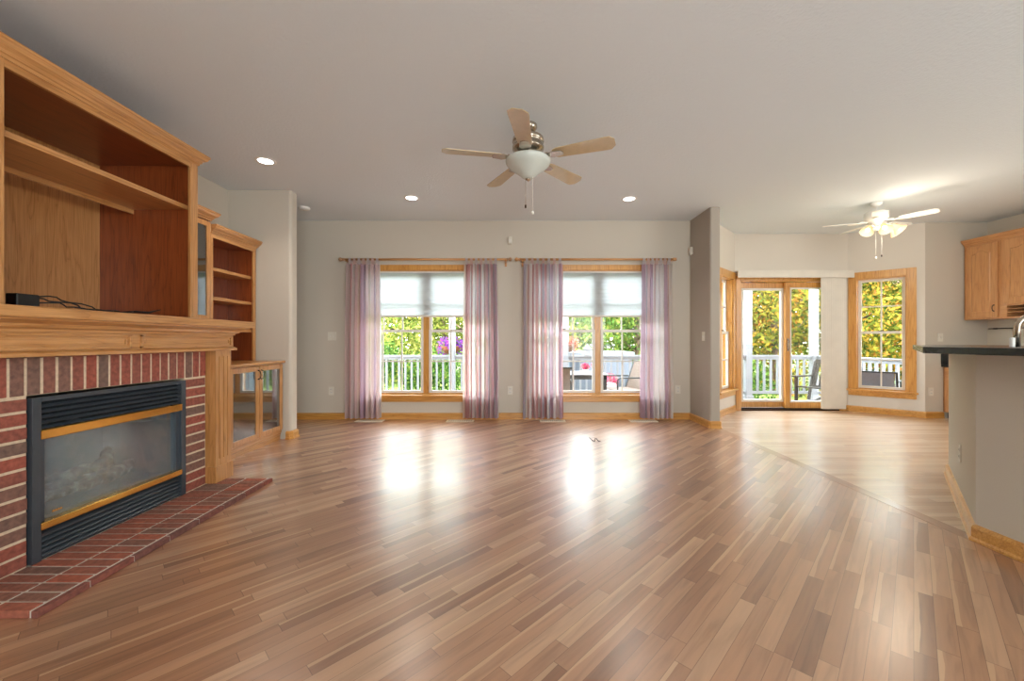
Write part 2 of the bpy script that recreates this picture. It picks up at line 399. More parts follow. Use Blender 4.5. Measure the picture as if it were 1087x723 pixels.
# ------------------------------------------------------------------ windows
def make_window(n, M, xa, xb, z0, z1, units, cols, cw=.065, t=.16, stool=.05, horn=.006):
    root = sroot('window_%d' % n, M @ Vector(((xa + xb) / 2, 0, z0)))
    def part(name, bm, mat, parent=root, bevel=0): 
        return obj(name, bm, mat, parent, M=M, bevel=bevel)
    c = NB()
    box(c, xa - cw, xa + .008, -.02, 0, z0, z1 + cw); box(c, xb - .008, xb + cw, -.02, 0, z0, z1 + cw); box(c, xa + .008, xb - .008, -.02, 0, z1 - .008, z1 + cw)
    part('casing', c, WZ, bevel=.004)
    part('stool', box(NB(), xa - cw - horn, xb + cw + horn, -stool, .05, z0 - .025, z0 + .003), WX, bevel=.005)
    part('apron', box(NB(), xa - cw, xb + cw, -.018, 0, z0 - .095, z0 - .025), WX, bevel=.003)
    j = NB(); box(j, xa, xa + .02, 0, t, z0, z1); box(j, xb - .02, xb, 0, t, z0, z1); box(j, xa + .02, xb - .02, 0, t, z1 - .02, z1); box(j, xa + .02, xb - .02, 0.05, t, z0, z0 + .02)
    part('jamb', j, WZ)
    iw = (xb - xa - .04); mw = .08 if units > 1 else 0
    uw = (iw - mw * (units - 1)) / units
    for u in range(units):
        ua = xa + .02 + u * (uw + mw); ub = ua + uw
        if u: part('mullion', box(NB(), ua - mw, ua, .062, t, z0 + .003, z1 - .02), WZ)
        zm = (z0 + z1) / 2 + .02
        for nm, za, zb, yy in (('upper_sash', zm - .018, z1 - .02, .085), ('lower_sash', z0 + .02, zm + .018, .05)):
            s = NB(); sw = .036
            box(s, ua, ua + sw, yy, yy + .032, za, zb); box(s, ub - sw, ub, yy, yy + .032, za, zb)
            box(s, ua + sw, ub - sw, yy, yy + .032, za, za + sw); box(s, ua + sw, ub - sw, yy, yy + .032, zb - sw, zb)
            sash = part(nm, s, M_white)
            mt = NB(); gw = (uw - 2 * sw)
            for k in range(1, cols): 
                x = ua + sw + gw * k / cols; box(mt, x - .009, x + .009, yy + .009, yy + .024, za + sw, zb - sw)
            zc = (za + zb) / 2; box(mt, ua + sw, ub - sw, yy + .01, yy + .023, zc - .009, zc + .009)
            part('muntin', mt, M_white, sash)
            part('pane', box(NB(), ua + sw, ub - sw, yy + .014, yy + .018, za + sw, zb - sw), M_glass, sash)
        xc = (ua + ub) / 2
        part('sash_lock', box(box(NB(), xc - .03, xc + .03, .052, .08, zm + .018, zm + .028), xc - .008, xc + .03, .045, .075, zm + .028, zm + .036), M_bronze)
        part('sash_lift', box(NB(), xc - .05, xc + .05, .035, .052, z0 + .028, z0 + .04), M_white)
    return root
F0 = frame(0, YB, 0)
make_window(1, F0, WL - HW, WL + HW, ZW0, ZW1, 2, 3)
make_window(2, F0, WR_ - HW, WR_ + HW, ZW0, ZW1, 2, 3)
make_window(3, A_bl, Lbl - .66, Lbl - .11, *BZ, 1, 2, cw=.10, horn=.02)
make_window(4, A_br, .10, .655, *BZ, 1, 2, cw=.095, horn=.02)

# ------------------------------------------------------------------ sliding door
D = sroot('door_1', ((DX0 + DX1) / 2, 6.2, 0))
Y0 = 6.20
c = NB(); box(c, DX0 - .06, DX0 + .01, Y0 - .02, Y0, 0, DZ1 + .06); box(c, DX1 - .01, DX1 + .06, Y0 - .02, Y0, 0, DZ1 + .06); box(c, DX0 + .01, DX1 - .01, Y0 - .02, Y0, DZ1 - .01, DZ1 + .06)
obj('casing', c, WZ, D, bevel=.004)
c = NB(); box(c, DX0, DX0 + .03, Y0, Y0 + .16, 0, DZ1); box(c, DX1 - .03, DX1, Y0, Y0 + .16, 0, DZ1); box(c, DX0, DX1, Y0, Y0 + .16, DZ1 - .03, DZ1)
obj('jamb', c, WZ, D)
obj('sill_track', box(box(NB(), DX0 + .03, DX1 - .03, Y0, Y0 + .16, 0, .02), DX0 + .03, DX1 - .03, Y0 + .075, Y0 + .085, .02, .035), M_bronze, D)
XM = 4.27
def panel(nm, xa, xb, ya, stile=.07, sb=.02):
    p = NB(); za, zb = .035, DZ1 - .035; yb = ya + .045
    box(p, xa, xa + stile, ya, yb, za, zb); box(p, xb - stile, xb, ya, yb, za, zb)
    box(p, xa + stile, xb - stile, ya, yb, zb - .085, zb); box(p, xa + stile, xb - stile, ya, yb, za, za + .09)
    o = obj(nm, p, WZ, D, bevel=.003)
    b = NB(); s = sb
    x0, x1, z0, z1 = xa + stile, xb - stile, za + .09, zb - .085
    box(b, x0, x0 + s, ya - .002, yb + .002, z0, z1); box(b, x1 - s, x1, ya - .002, yb + .002, z0, z1); box(b, x0 + s, x1 - s, ya - .002, yb + .002, z1 - s, z1); box(b, x0 + s, x1 - s, ya - .002, yb + .002, z0, z0 + s)
    obj('glazing_bead', b, M_white, o)
    obj('pane', box(NB(), x0 + s, x1 - s, ya + .02, ya + .024, z0 + s, z1 - s), M_glass, o)
    return o
pl = panel('sliding_panel', DX0 + .03, XM + .02, Y0 + .095, .045, .035)
pr = panel('fixed_panel', XM - .035, DX1 - .03, Y0 + .03, .07)
for px_, yy, pp in ((DX0 + .052, Y0 + .095, pl), (XM, Y0 + .03, pr)):
    hb = NB(); box(hb, px_ - .012, px_ + .012, yy - .006, yy, .92, 1.12); tube(hb, [(px_, yy - .006, .94), (px_, yy - .035, .95), (px_, yy - .035, 1.09), (px_, yy - .006, 1.10)], .007)
    obj('door_handle', hb, M_nickel, pp)

# vertical blind
vb = thing('vertical_blind', 'ivory vertical blind drawn to the right end of the sliding door', 'blind', (5.2, 6.08, 2.0))
obj('valance', box(box(NB(), 3.40, 5.16, 6.055, 6.065, 2.04, 2.15), 3.40, 5.16, 6.065, 6.18, 2.13, 2.145), M_vane, vb, bevel=.003)
obj('head_rail', box(NB(), 3.43, 5.14, 6.10, 6.14, 2.07, 2.10), M_white, vb)
for k in range(11):
    x = 4.735 + k * .0285
    v = NB(); a = []
    for q in range(5):
        t_ = (q / 4 - .5) * .088; ang = R(14)
        a.append((x + t_ * math.cos(ang), 6.10 - t_ * math.sin(ang) * 1.0 - .008 * (1 - (2 * q / 4 - 1) ** 2)))
    for (ax, ay), (bx, by) in zip(a, a[1:]):
        vs = [v.verts.new(p) for p in ((ax, ay, .045), (bx, by, .045), (bx, by, 2.08), (ax, ay, 2.08))]; v.faces.new(vs)
    o = obj('vane', v, M_vane, vb); o.modifiers.new('s', 'SOLIDIFY').thickness = .0015

# ------------------------------------------------------------------ shades, rods, curtains
def shade(xc, label):
    t = thing('cellular_shade', label, 'window shade', (xc, YB + .02, 2.04), group='cellular shades')
    b = NB(); n = 34; za, zb = 1.435, 2.035; xa, xb = xc - HW + .024, xc + HW - .024
    pts = []
    for k in range(n * 2 + 1): pts.append((YB + .022 + (.007 if k % 2 else 0), za + (zb - za) * k / (n * 2)))
    for (ya, z0), (yb, z1) in zip(pts, pts[1:]):
        b.faces.new([b.verts.new(p) for p in ((xa, ya, z0), (xb, ya, z0), (xb, yb, z1), (xa, yb, z1))])
    obj('pleated_fabric', b, M_shade, t)
    obj('bottom_rail', box(NB(), xa, xb, YB + .012, YB + .036, 1.412, 1.435), plain('shade_rail', srgb(214, 204, 194), .5, noise=.02), t, bevel=.003)
    obj('head_rail', box(NB(), xa, xb, YB + .01, YB + .04, 2.025, 2.044), M_white, t)
    obj('cord', tube(NB(), [(xa + .02, YB + .014, 1.44), (xa + .02, YB + .014, 2.03)], .0015, 5), M_white, t)
shade(WL, 'white cellular shade half lowered in the left window')
shade(WR_, 'white cellular shade half lowered in the right window')
YROD = 5.42; ZROD = 2.185
def rod(xa, xb, label, right_knob=True):
    t = thing('curtain_rod', label, 'curtain rod', ((xa + xb) / 2, YROD, ZROD), group='wooden curtain rods')
    obj('pole', tube(NB(), [(xa + .05, YROD, ZROD), (xb - .05, YROD, ZROD)], .0155, 14), OX, t)
    for x, s in ((xa, 1), (xb, -1)):
        if s == -1 and not right_knob: 
            obj('finial', box(NB(), x - .05, x, YROD - .02, YROD + .02, ZROD - .02, ZROD + .02), OX, t, bevel=.004); continue
        Mx = Matrix.Rotation(R(90 * s), 4, 'Y')
        obj('finial', lathe(NB(), [(0, -.01), (.018, -.004), (.027, .012), (.027, .022), (.018, .038), (.01, .044), (.02, .052), (.02, .06), (.012, .066), (.016, .075), (.0155, .08)], (x, YROD, ZROD), 16, Mx), OX if not right_knob else plain('rod_knob', srgb(168, 128, 92), .35, noise=.05), t)
    for x in (xa + .10, xb - .08):
        obj('bracket', box(box(NB(), x - .012, x + .012, YROD - .02, YB, ZROD - .028, ZROD - .015), x - .014, x + .014, YB - .014, YB, ZROD - .08, ZROD + .01), OX, t, bevel=.003)
px2x = lambda px, d=5.42: (px - 545) / 425 * d
rod(px2x(360), px2x(543), 'wooden curtain rod with ball ends above the left window')
rod(px2x(547), px2x(718), 'wooden curtain rod above the right window', False)
def curtain(pa, pb, seed, label):
    rnd = random.Random(seed); xa, xb = px2x(pa), px2x(pb)
    t = thing('curtain', label, 'curtain', ((xa + xb) / 2, YROD, .03), group='striped sheer tab top curtains')
    b = NB(); uv = b.loops.layers.uv.new('UVMap')
    nx, nz = 120, 26; folds = 6.5 + rnd.random(); ph = rnd.random() * 6; a2 = rnd.random() * 6
    grid = []
    for iz in range(nz + 1):
        f = iz / nz; z = .035 + f * (2.125 - .035); row = []
        for ix in range(nx + 1):
            u = ix / nx
            amp = .046 * (1 - .25 * f)
            y = YROD + amp * math.sin(u * folds * 6.283 + ph + .5 * math.sin(f * 2 + a2)) + .012 * math.sin(u * folds * 2.1 * 6.283 + a2 + f)
            pin = .97 + .06 * (1 - f) + .02 * math.sin(f * 5 + ph)
            x = (xa + xb) / 2 + (u - .5) * (xb - xa) * pin + .007 * math.sin(u * folds * 12.566 + ph)
            row.append((b.verts.new((x, y, z)), u, f))
        grid.append(row)
    for iz in range(nz):
        for ix in range(nx):
            q = (grid[iz][ix], grid[iz][ix + 1], grid[iz + 1][ix + 1], grid[iz + 1][ix])
            fc = b.faces.new([v[0] for v in q]); fc.smooth = True
            for l, v in zip(fc.loops, q): l[uv].uv = (v[1], v[2])
    mt = curtainm('striped_sheer', float(seed * 31))
    obj('drape', b, mt, t)
    for k in range(7):
        u = (k + .5) / 7; x = xa + .01 + (xb - xa - .02) * u; tb = NB(); hw = .017
        pts = [(YROD + .018, 2.11), (YROD + .019, ZROD)] + [(YROD + .019 * math.cos(R(a)), ZROD + .019 * math.sin(R(a))) for a in range(30, 181, 30)] + [(YROD - .018, 2.11)]
        for (ya, z0), (yb, z1) in zip(pts, pts[1:]):
            f = tb.faces.new([tb.verts.new(p) for p in ((x - hw, ya, z0), (x + hw, ya, z0), (x + hw, yb, z1), (x - hw, yb, z1))]); f.smooth = True
        obj('tab', tb, translucent('tab_cloth', srgb(206, 178, 170) if k % 2 else srgb(196, 186, 186), .4), t)
curtain(368.5, 404, 1, 'pink and grey striped sheer curtain at the left side of the left window')
curtain(492, 529.5, 2, 'mauve striped sheer curtain at the right side of the left window')
curtain(555.5, 598, 3, 'wide striped sheer curtain at the left side of the right window')
curtain(680.5, 713, 4, 'striped sheer curtain at the right side of the right window beside the wing wall')

# ------------------------------------------------------------------ fireplace
XB = -2.26                       # brick face
FY0, FY1 = 1.864, 2.748          # firebox opening
BY0, BY1 = 1.67, 2.94
fp = thing('brick_fireplace', 'red brick fireplace face with flush brick hearth under the oak mantel', 'fireplace', (XB, 2.306, 0))
m = NB()
box(m, -3.13, XB - .003, BY0, FY0 - .005, 0, 1.0); box(m, -3.13, XB - .003, FY1 + .005, BY1, 0, 1.0); box(m, -3.13, XB - .003, FY0 - .005, FY1 + .005, .825, 1.0)
obj('mortar', m, M_grout, fp)
def jit(a): return (random.random() - .5) * a
for ya, yb in ((BY0, FY0), (FY1, BY1)):
  rows = NB(); zc = .034
  while zc < .80:
    z1 = zc + .054
    box(rows, XB - .05, XB + jit(.003), ya + jit(.004) + (.004 if ya == FY1 else 0), yb - .004 + jit(.004), zc + jit(.002), z1 + jit(.002))
    zc += .0657
  obj('brick_courses', rows, M_brick, fp, bevel=.003)
rows = NB(); y = BY0
while y < BY1 - .03:
    box(rows, XB - .05, XB + jit(.003), y + jit(.002), y + .053 + jit(.003), .826, 1.006); y += .0642
obj('soldier_course', rows, M_brick, fp, bevel=.003)
HX = -1.85; HY0, HY1 = 1.555, 3.075
obj('hearth_mortar', box(NB(), XB - .02, HX - .006, HY0 + .006, HY1 - .006, 0, .027), M_groutw, fp)
rows = NB(); y = HY0
while y < HY1 - .03:
    y1 = min(y + .052, HY1)
    box(rows, XB + .003, -2.054, y + jit(.002), y1 + jit(.002), .001, .031 + jit(.0015))
    box(rows, -2.040, HX - .036, y + jit(.002), y1 + jit(.002), .001, .031 + jit(.0015))
    y += .0633
obj('hearth_bricks', rows, M_brickh, fp, bevel=.002)
rows = NB(); y = HY0
while y < HY1 - .05:
    y1 = min(y + .195, HY1); box(rows, HX - .024, HX, y, y1, .001, .029); y += .203
obj('hearth_edge_bricks', rows, brickm('hearth_edge_brick', [(0, srgb(112, 78, 72)), (1, srgb(150, 84, 68))]), fp, bevel=.002)

# gas insert
gi = thing('gas_fireplace', 'black gas fireplace insert with brass bars above and below its glass', 'fireplace insert', (XB, 2.306, .03))
XF = XB + .004
f = NB(); fy0, fy1, fz0, fz1 = FY0 + .003, FY1 - .003, .033, .812
fw = .038
box(f, XB - .06, XF + .012, fy0, fy0 + fw, fz0, fz1); box(f, XB - .06, XF + .012, fy1 - fw, fy1, fz0, fz1); box(f, XB - .06, XF + .012, fy0 + fw, fy1 - fw, fz1 - .022, fz1)
box(f, XB - .06, XF - .002, fy0 + fw, fy1 - fw, fz0, fz0 + .012)
obj('surround_frame', f, M_black, gi, bevel=.002)
def louvre(z): 
    l = NB(); a, b_ = fy0 + fw - .004, fy1 - fw + .004
    pr_ = [(XF - .045, z + .024), (XF - .006, z + .003), (XF + .006, z - .004), (XF + .008, z - .001), (XF - .004, z + .009), (XF - .043, z + .028)]
    A = [l.verts.new((x, a, zz)) for x, zz in pr_]; B_ = [l.verts.new((x, b_, zz)) for x, zz in pr_]
    l.faces.new(A); l.faces.new(list(reversed(B_)))
    for i in range(6): l.faces.new((A[i], A[(i + 1) % 6], B_[(i + 1) % 6], B_[i]))
    obj('louvre', l, M_black, gi)
for z in (.662, .688, .714, .740, .766): louvre(z)
for z in (.050, .074, .098, .122, .146): louvre(z)
ba, bb = fy0 + fw - .004, fy1 - fw + .004
obj('brass_bar', box(NB(), XF - .03, XF + .016, ba, bb, .610, .655), M_brass, gi, bevel=.004)
obj('brass_bar', box(NB(), XF - .03, XF + .016, ba, bb, .178, .213), M_brass, gi, bevel=.004)
for y in (ba, bb - .03): obj('glass_frame', box(NB(), XF - .06, XF - .004, y, y + .03, .213, .61), M_black, gi, bevel=.002)
obj('glass_front', box(NB(), XF - .026, XF - .022, ba + .03, bb - .03, .213, .61), M_fireglass, gi)
fb = NB()
ia, ib, xin = ba, bb, XB - .42
def quad(b, *p): b.faces.new([b.verts.new(q) for q in p])
quad(fb, (xin, ia + .1, .2), (xin, ib - .1, .2), (xin, ib - .1, .64), (xin, ia + .1, .64))
quad(fb, (XF - .06, ia, .2), (xin, ia + .1, .2), (xin, ia + .1, .64), (XF - .06, ia, .64))
quad(fb, (XF - .06, ib, .2), (xin, ib - .1, .2), (xin, ib - .1, .64), (XF - .06, ib, .64))
quad(fb, (XF - .06, ia, .2), (XF - .06, ib, .2), (xin, ib - .1, .2), (xin, ia + .1, .2))
quad(fb, (XF - .06, ia, .64), (XF - .06, ib, .64), (xin, ib - .1, .64), (xin, ia + .1, .64))
obj('firebox', fb, M_firebox, gi)
obj('ember_bed', box(NB(), xin + .03, XF - .10, ia + .12, ib - .12, .2, .235), M_ash, gi, bevel=.01)
def log(a, b_, r):
    a, b_ = Vector(a), Vector(b_); pts = []; rs = []
    for k in range(9):
        t_ = k / 8; pts.append(a.lerp(b_, t_) + Vector((jit(.012), jit(.012), jit(.012)))); rs.append(r * (1 + jit(.3)) * (.75 if k in (0, 8) else 1))
    obj('ceramic_log', tube(NB(), pts, rs, 12), M_log, gi)
log((xin + .15, ia + .16, .27), (xin + .19, ib - .20, .28), .042)
log((xin + .24, ia + .10, .265), (xin + .28, ia + .42, .275), .032)
log((xin + .27, ia + .46, .26), (xin + .21, ib - .12, .30), .035)
log((xin + .12, ia + .30, .31), (xin + .27, ia + .52, .36), .030)
log((xin + .26, ib - .36, .30), (xin + .12, ib - .18, .40), .032)
bd = NB(); box(bd, XF - .0215, XF - .0205, ba + .075, ba + .12, .235, .240); 
for k in range(4): box(bd, XF - .0215, XF - .0200, ba + .077 + k * .011, ba + .084 + k * .011, .240, .245)
obj('badge', bd, M_brass, gi)

# mantel
mt = thing('fireplace_mantel', 'oak fireplace mantel with crown moulding, panelled frieze and fluted pilasters', 'mantel', (-2.2, 2.306, 0))
MY0, MY1 = 1.485, 3.127
obj('mantel_shelf', box(NB(), -3.13, -2.08, MY0 - .10, MY1 + .10, 1.182, 1.232), OY, mt, bevel=.008)
obj('frieze', box(NB(), -3.13, -2.188, MY0, MY1, 1.008, 1.182), OY, mt, bevel=.002)
CR = [(0, 0), (.008, 0), (.010, .012), (.028, .020), (.036, .036), (.060, .046), (.078, .052), (.082, .060), (0, .060)]
path = [(-3.0, MY0), (-2.188, MY0), (-2.188, MY1), (-3.0, MY1)]
obj('crown_moulding', sweep(NB(), [(u, z + 1.122) for u, z in CR], path), OY, mt)
obj('lower_moulding', sweep(NB(), [(0, 1.008), (.018, 1.008), (.018, 1.024), (.008, 1.032), (0, 1.034)], path), OY, mt)
def panelframe(ya, yb, za, zb):
    p = NB(); x = -2.188; w_ = .012
    box(p, x, x + .014, ya, yb, za, za + w_); box(p, x, x + .014, ya, yb, zb - w_, zb); box(p, x, x + .014, ya, ya + w_, za, zb); box(p, x, x + .014, yb - w_, yb, za, zb)
    box(p, x, x + .005, ya + .035, yb - .035, za + .024, zb - .024)
    box(p, x, x + .008, ya + .018, ya + .032, za + .026, zb - .026); box(p, x, x + .008, yb - .032, yb - .018, za + .026, zb - .026)
    obj('frieze_panel', p, OY, mt, bevel=.002)
panelframe(MY0 + .03, 2.285, 1.038, 1.116); panelframe(2.345, MY1 - .03, 1.038, 1.116)
for ya in (MY0, 2.94):
    yb = ya + .185
    pi = obj('pilaster', box(NB(), -3.0 if False else -2.28, -2.202, ya + .012, yb - .012, .15, 1.008), OZ, mt, bevel=.002)
    st = NB(); w_ = (yb - ya - .024 - .04) ; n = 4; gw = .010; sw = (w_ + .0 - gw * 3) / 4
    y = ya + .012
    box(st, -2.202, -2.196, y, yb - .012, .15, .20); box(st, -2.202, -2.196, y, yb - .012, .965, 1.008)
    ys = y; tot = yb - .012 - y; sw = (tot - 3 * gw) / 4
    for k in range(4): box(st, -2.202, -2.196, ys, ys + sw, .20, .965); ys += sw + gw
    obj('fluting', st, OZ, pi)
    obj('plinth', box(NB(), -2.28, -2.185, ya, yb, .0315 if True else 0, .15), OZ, mt, bevel=.004)
obj('end_panel', box(NB(), -3.13, -2.262, MY1 - .075, MY1 - .012, 0, 1.008), OZ, mt)

# upper entertainment cabinet
tc_ = thing('entertainment_cabinet', 'large open oak television cabinet standing on the mantel', 'cabinet', (-2.4, 2.3, 1.232))
CX, CY0, CY1, CZ0, CZ1 = -2.40, 1.56, 3.045, 1.233, 2.42
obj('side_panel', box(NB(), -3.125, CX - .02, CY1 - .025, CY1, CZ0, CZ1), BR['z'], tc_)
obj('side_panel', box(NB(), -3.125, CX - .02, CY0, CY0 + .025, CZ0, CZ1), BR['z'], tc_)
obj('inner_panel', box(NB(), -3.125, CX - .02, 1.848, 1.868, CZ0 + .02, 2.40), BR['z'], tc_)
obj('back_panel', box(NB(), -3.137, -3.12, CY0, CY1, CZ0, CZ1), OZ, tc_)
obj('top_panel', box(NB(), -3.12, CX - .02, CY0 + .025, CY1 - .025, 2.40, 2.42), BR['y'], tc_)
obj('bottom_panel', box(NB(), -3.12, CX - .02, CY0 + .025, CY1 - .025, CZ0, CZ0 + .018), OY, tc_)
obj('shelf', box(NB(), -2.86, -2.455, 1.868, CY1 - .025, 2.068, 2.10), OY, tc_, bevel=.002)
obj('shelf_cleat', box(NB(), -2.875, -2.862, 1.868, CY1 - .025, 2.035, 2.10), OY, tc_)
sf = NB(); box(sf, CX - .02, CX, CY1 - .068, CY1, CZ0, CZ1); obj('stile', sf, OZ, tc_, bevel=.002)
obj('stile', box(NB(), CX - .02, CX, 1.845, 1.888, CZ0, CZ1), OZ, tc_, bevel=.002)
obj('door', box(box(NB(), CX - .02, CX - .004, CY0, 1.845, CZ0, CZ1), CX - .004, CX + .006, CY0 + .03, 1.80, CZ0 + .05, CZ1 - .08), OZ, tc_, bevel=.003)
obj('top_rail', box(NB(), CX - .02, CX - .0005, 1.888, CY1 - .068, 2.375, CZ1), OY, tc_)
CRB = [(0, 0), (.006, 0), (.010, .016), (.018, .020), (.020, .032), (.042, .048), (.050, .066), (.056, .070), (.056, .084), (0, .084)]
def crownb(name, x, y0, y1, z, parent, mat, both=True, s=1.0):
    pth = [(-3.12, y0), (x, y0), (x, y1), (-3.12, y1)]
    return obj(name, sweep(NB(), [(u * s, z + w_ * s) for u, w_ in CRB], pth), mat, parent)
crownb('crown_moulding', CX, CY0, CY1, 2.412, tc_, OY)

cb = thing('cable_bundle', 'black power brick and loose cables lying in the television cabinet', 'cables', (-2.6, 2.2, CZ0 + .018))
zf = CZ0 + .018
obj('power_brick', box(NB(), -2.63, -2.57, 2.07, 2.175, zf, zf + .078), M_blackp, cb, bevel=.006)
for k, (dy, hz) in enumerate(((0, .062), (.012, .045), (.02, .03))):
    pts = []
    for q in range(13):
        t_ = q / 12; pts.append((-2.59 + .13 * t_ + .02 * math.sin(q * 1.3 + k * 2), 2.17 + t_ * (.42 - k * .07), zf + .006 + hz * max(0, math.cos(t_ * 2.6)) + .012 * abs(math.sin(q * .9 + k))))
    obj('cable', tube(NB(), pts, .004, 7), M_blackp, cb)
obj('plug_lead', tube(NB(), [(-2.50, 2.50, zf + .006), (-2.47, 2.62, zf + .02), (-2.46, 2.70, zf + .02), (-2.45, 2.78, zf + .045)], [.004, .008, .007, .003], 7), M_blackp, cb)

# narrow glass-door display cabinet and the bookcase
BX = -2.82
dc = thing('display_cabinet', 'narrow tall oak cabinet with glass door between television cabinet and bookcase', 'cabinet', (BX, 3.4, .9))
DY0, DY1, DZ0, DZt = 3.16, 3.73, .87, 2.20
c = NB(); box(c, -3.12, BX - .02, DY0, DY0 + .018, DZ0, DZt); box(c, -3.12, BX - .02, DY1 - .018, DY1, DZ0, DZt); box(c, -3.12, BX - .02, DY0, DY1, DZt - .018, DZt); box(c, -3.12, BX - .02, DY0, DY1, 1.245, 1.262)
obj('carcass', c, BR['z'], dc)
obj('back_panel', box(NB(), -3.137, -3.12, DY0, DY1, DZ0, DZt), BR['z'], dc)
dr = NB(); x0, x1 = BX - .02, BX; s = .045; za, zb = 1.262, 2.185
box(dr, x0, x1, DY0, DY0 + s, za, zb); box(dr, x0, x1, DY1 - s, DY1, za, zb); box(dr, x0, x1, DY0 + s, DY1 - s, za, za + s + .01); box(dr, x0, x1, DY0 + s, DY1 - s, zb - s, zb)
door = obj('door', dr, OZ, dc, bevel=.003)
obj('glass_pane', box(NB(), x0 + .008, x0 + .012, DY0 + s, DY1 - s, za + s, zb - s), M_cabglass, door)
obj('glass_shelf', box(NB(), -3.115, BX - .03, DY0 + .02, DY1 - .02, 1.70, 1.708), M_cabglass, dc)
obj('crown_moulding', sweep(NB(), [(u, 2.195 + z) for u, z in CRB], [(-3.12, DY0), (BX, DY0), (BX, DY1 + .0), (-3.12, DY1 + .0)]), OY, dc)

bc = thing('bookcase', 'open oak bookcase with empty shelves in the corner by the nub wall', 'bookcase', (BX, 4.0, .87))
KY0, KY1, KZ0, KZ1 = 3.732, 4.385, .868, 2.10
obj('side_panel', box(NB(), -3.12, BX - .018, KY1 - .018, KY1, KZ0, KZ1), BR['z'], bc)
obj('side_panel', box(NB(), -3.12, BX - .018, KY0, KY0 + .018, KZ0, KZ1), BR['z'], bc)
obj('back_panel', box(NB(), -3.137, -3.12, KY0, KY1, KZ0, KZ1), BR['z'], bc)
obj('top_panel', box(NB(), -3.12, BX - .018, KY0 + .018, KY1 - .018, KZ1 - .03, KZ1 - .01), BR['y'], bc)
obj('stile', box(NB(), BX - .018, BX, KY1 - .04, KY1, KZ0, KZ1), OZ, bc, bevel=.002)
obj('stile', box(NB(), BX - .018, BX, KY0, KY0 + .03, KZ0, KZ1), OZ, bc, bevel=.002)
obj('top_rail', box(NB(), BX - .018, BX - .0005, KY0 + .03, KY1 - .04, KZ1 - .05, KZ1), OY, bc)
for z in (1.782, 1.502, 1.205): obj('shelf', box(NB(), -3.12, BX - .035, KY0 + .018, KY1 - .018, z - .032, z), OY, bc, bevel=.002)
obj('crown_moulding', sweep(NB(), [(u, 2.088 + z) for u, z in CRB], [(BX, KY0 + .0), (BX, KY1), (-3.12, KY1)]), OY, bc)

# base cabinet + counter
GX = -2.545
gc_ = thing('glass_door_cabinet', 'low oak base cabinet with glass doors right of the fireplace', 'cabinet', (GX, 3.76, 0))
GY0, GY1, GZ0, GZ1 = 3.135, 4.395, .10, .84
c = NB(); box(c, -3.12, GX - .02, GY0, GY0 + .018, GZ0, GZ1); box(c, -3.12, GX - .02, GY1 - .018, GY1, GZ0, GZ1); box(c, -3.12, GX - .02, GY0 + .018, GY1 - .018, GZ0, GZ0 + .018); box(c, -3.137, -3.12, GY0, GY1, GZ0, GZ1)
obj('carcass', c, BR['z'], gc_)
c = NB(); 
box(c, GX - .02, GX - .001, GY0, GY1, GZ1 - .03, GZ1); box(c, GX - .02, GX - .001, GY0, GY1, GZ0, GZ0 + .03)
for ya, yb in ((GY0, GY0 + .02), (3.545, 3.575), (3.975, 3.995), (GY1 - .025, GY1)): box(c, GX - .02, GX - .001, ya, yb, GZ0 + .03, GZ1 - .03)
obj('face_frame', c, OZ, gc_)
tk = [(0, 0), (.006, 0), (.006, .05), (.012, .055), (.012, .075), (.020, .08), (.020, .10), (0, .10)]
obj('toe_kick', sweep(NB(), [(u, z) for u, z in tk], [(GX - .02, GY0), (GX - .02, GY1)]), OY, gc_)
obj('inner_shelf', box(NB(), -3.12, GX - .06, GY0 + .02, GY1 - .02, .46, .48), OY, gc_, bevel=.002)
for i, (ya, yb, hs) in enumerate(((3.15, 3.553, 1), (3.562, 3.980, 1), (3.988, 4.385, -1))):
    s = .048; x0, x1 = GX, GX + .02; za, zb = .115, .828; d = NB()
    box(d, x0, x1, ya, ya + s, za, zb); box(d, x0, x1, yb - s, yb, za, zb); box(d, x0, x1, ya + s, yb - s, za, za + s); box(d, x0, x1, ya + s, yb - s, zb - s, zb)
    dd = obj('door', d, OZ, gc_, bevel=.004)
    obj('glass_pane', box(NB(), x0 + .008, x0 + .012, ya + s, yb - s, za + s, zb - s), M_cabglass, dd)
    hy = (yb - .022) if hs == 1 else (ya + .022)
    obj('handle', tube(NB(), [(x1, hy, .70), (x1 + .022, hy, .71), (x1 + .03, hy, .745), (x1 + .022, hy, .78), (x1, hy, .79)], [.007, .005, .0045, .005, .007], 8), M_bronze, dd)
tag(obj('countertop', box(NB(), -3.137, -2.505, 3.13, 4.405, .8415, .866), OY, base=(-2.8, 3.77, .8415), bevel=.006), 'oak counter top slab on the low glass door cabinet', 'countertop')

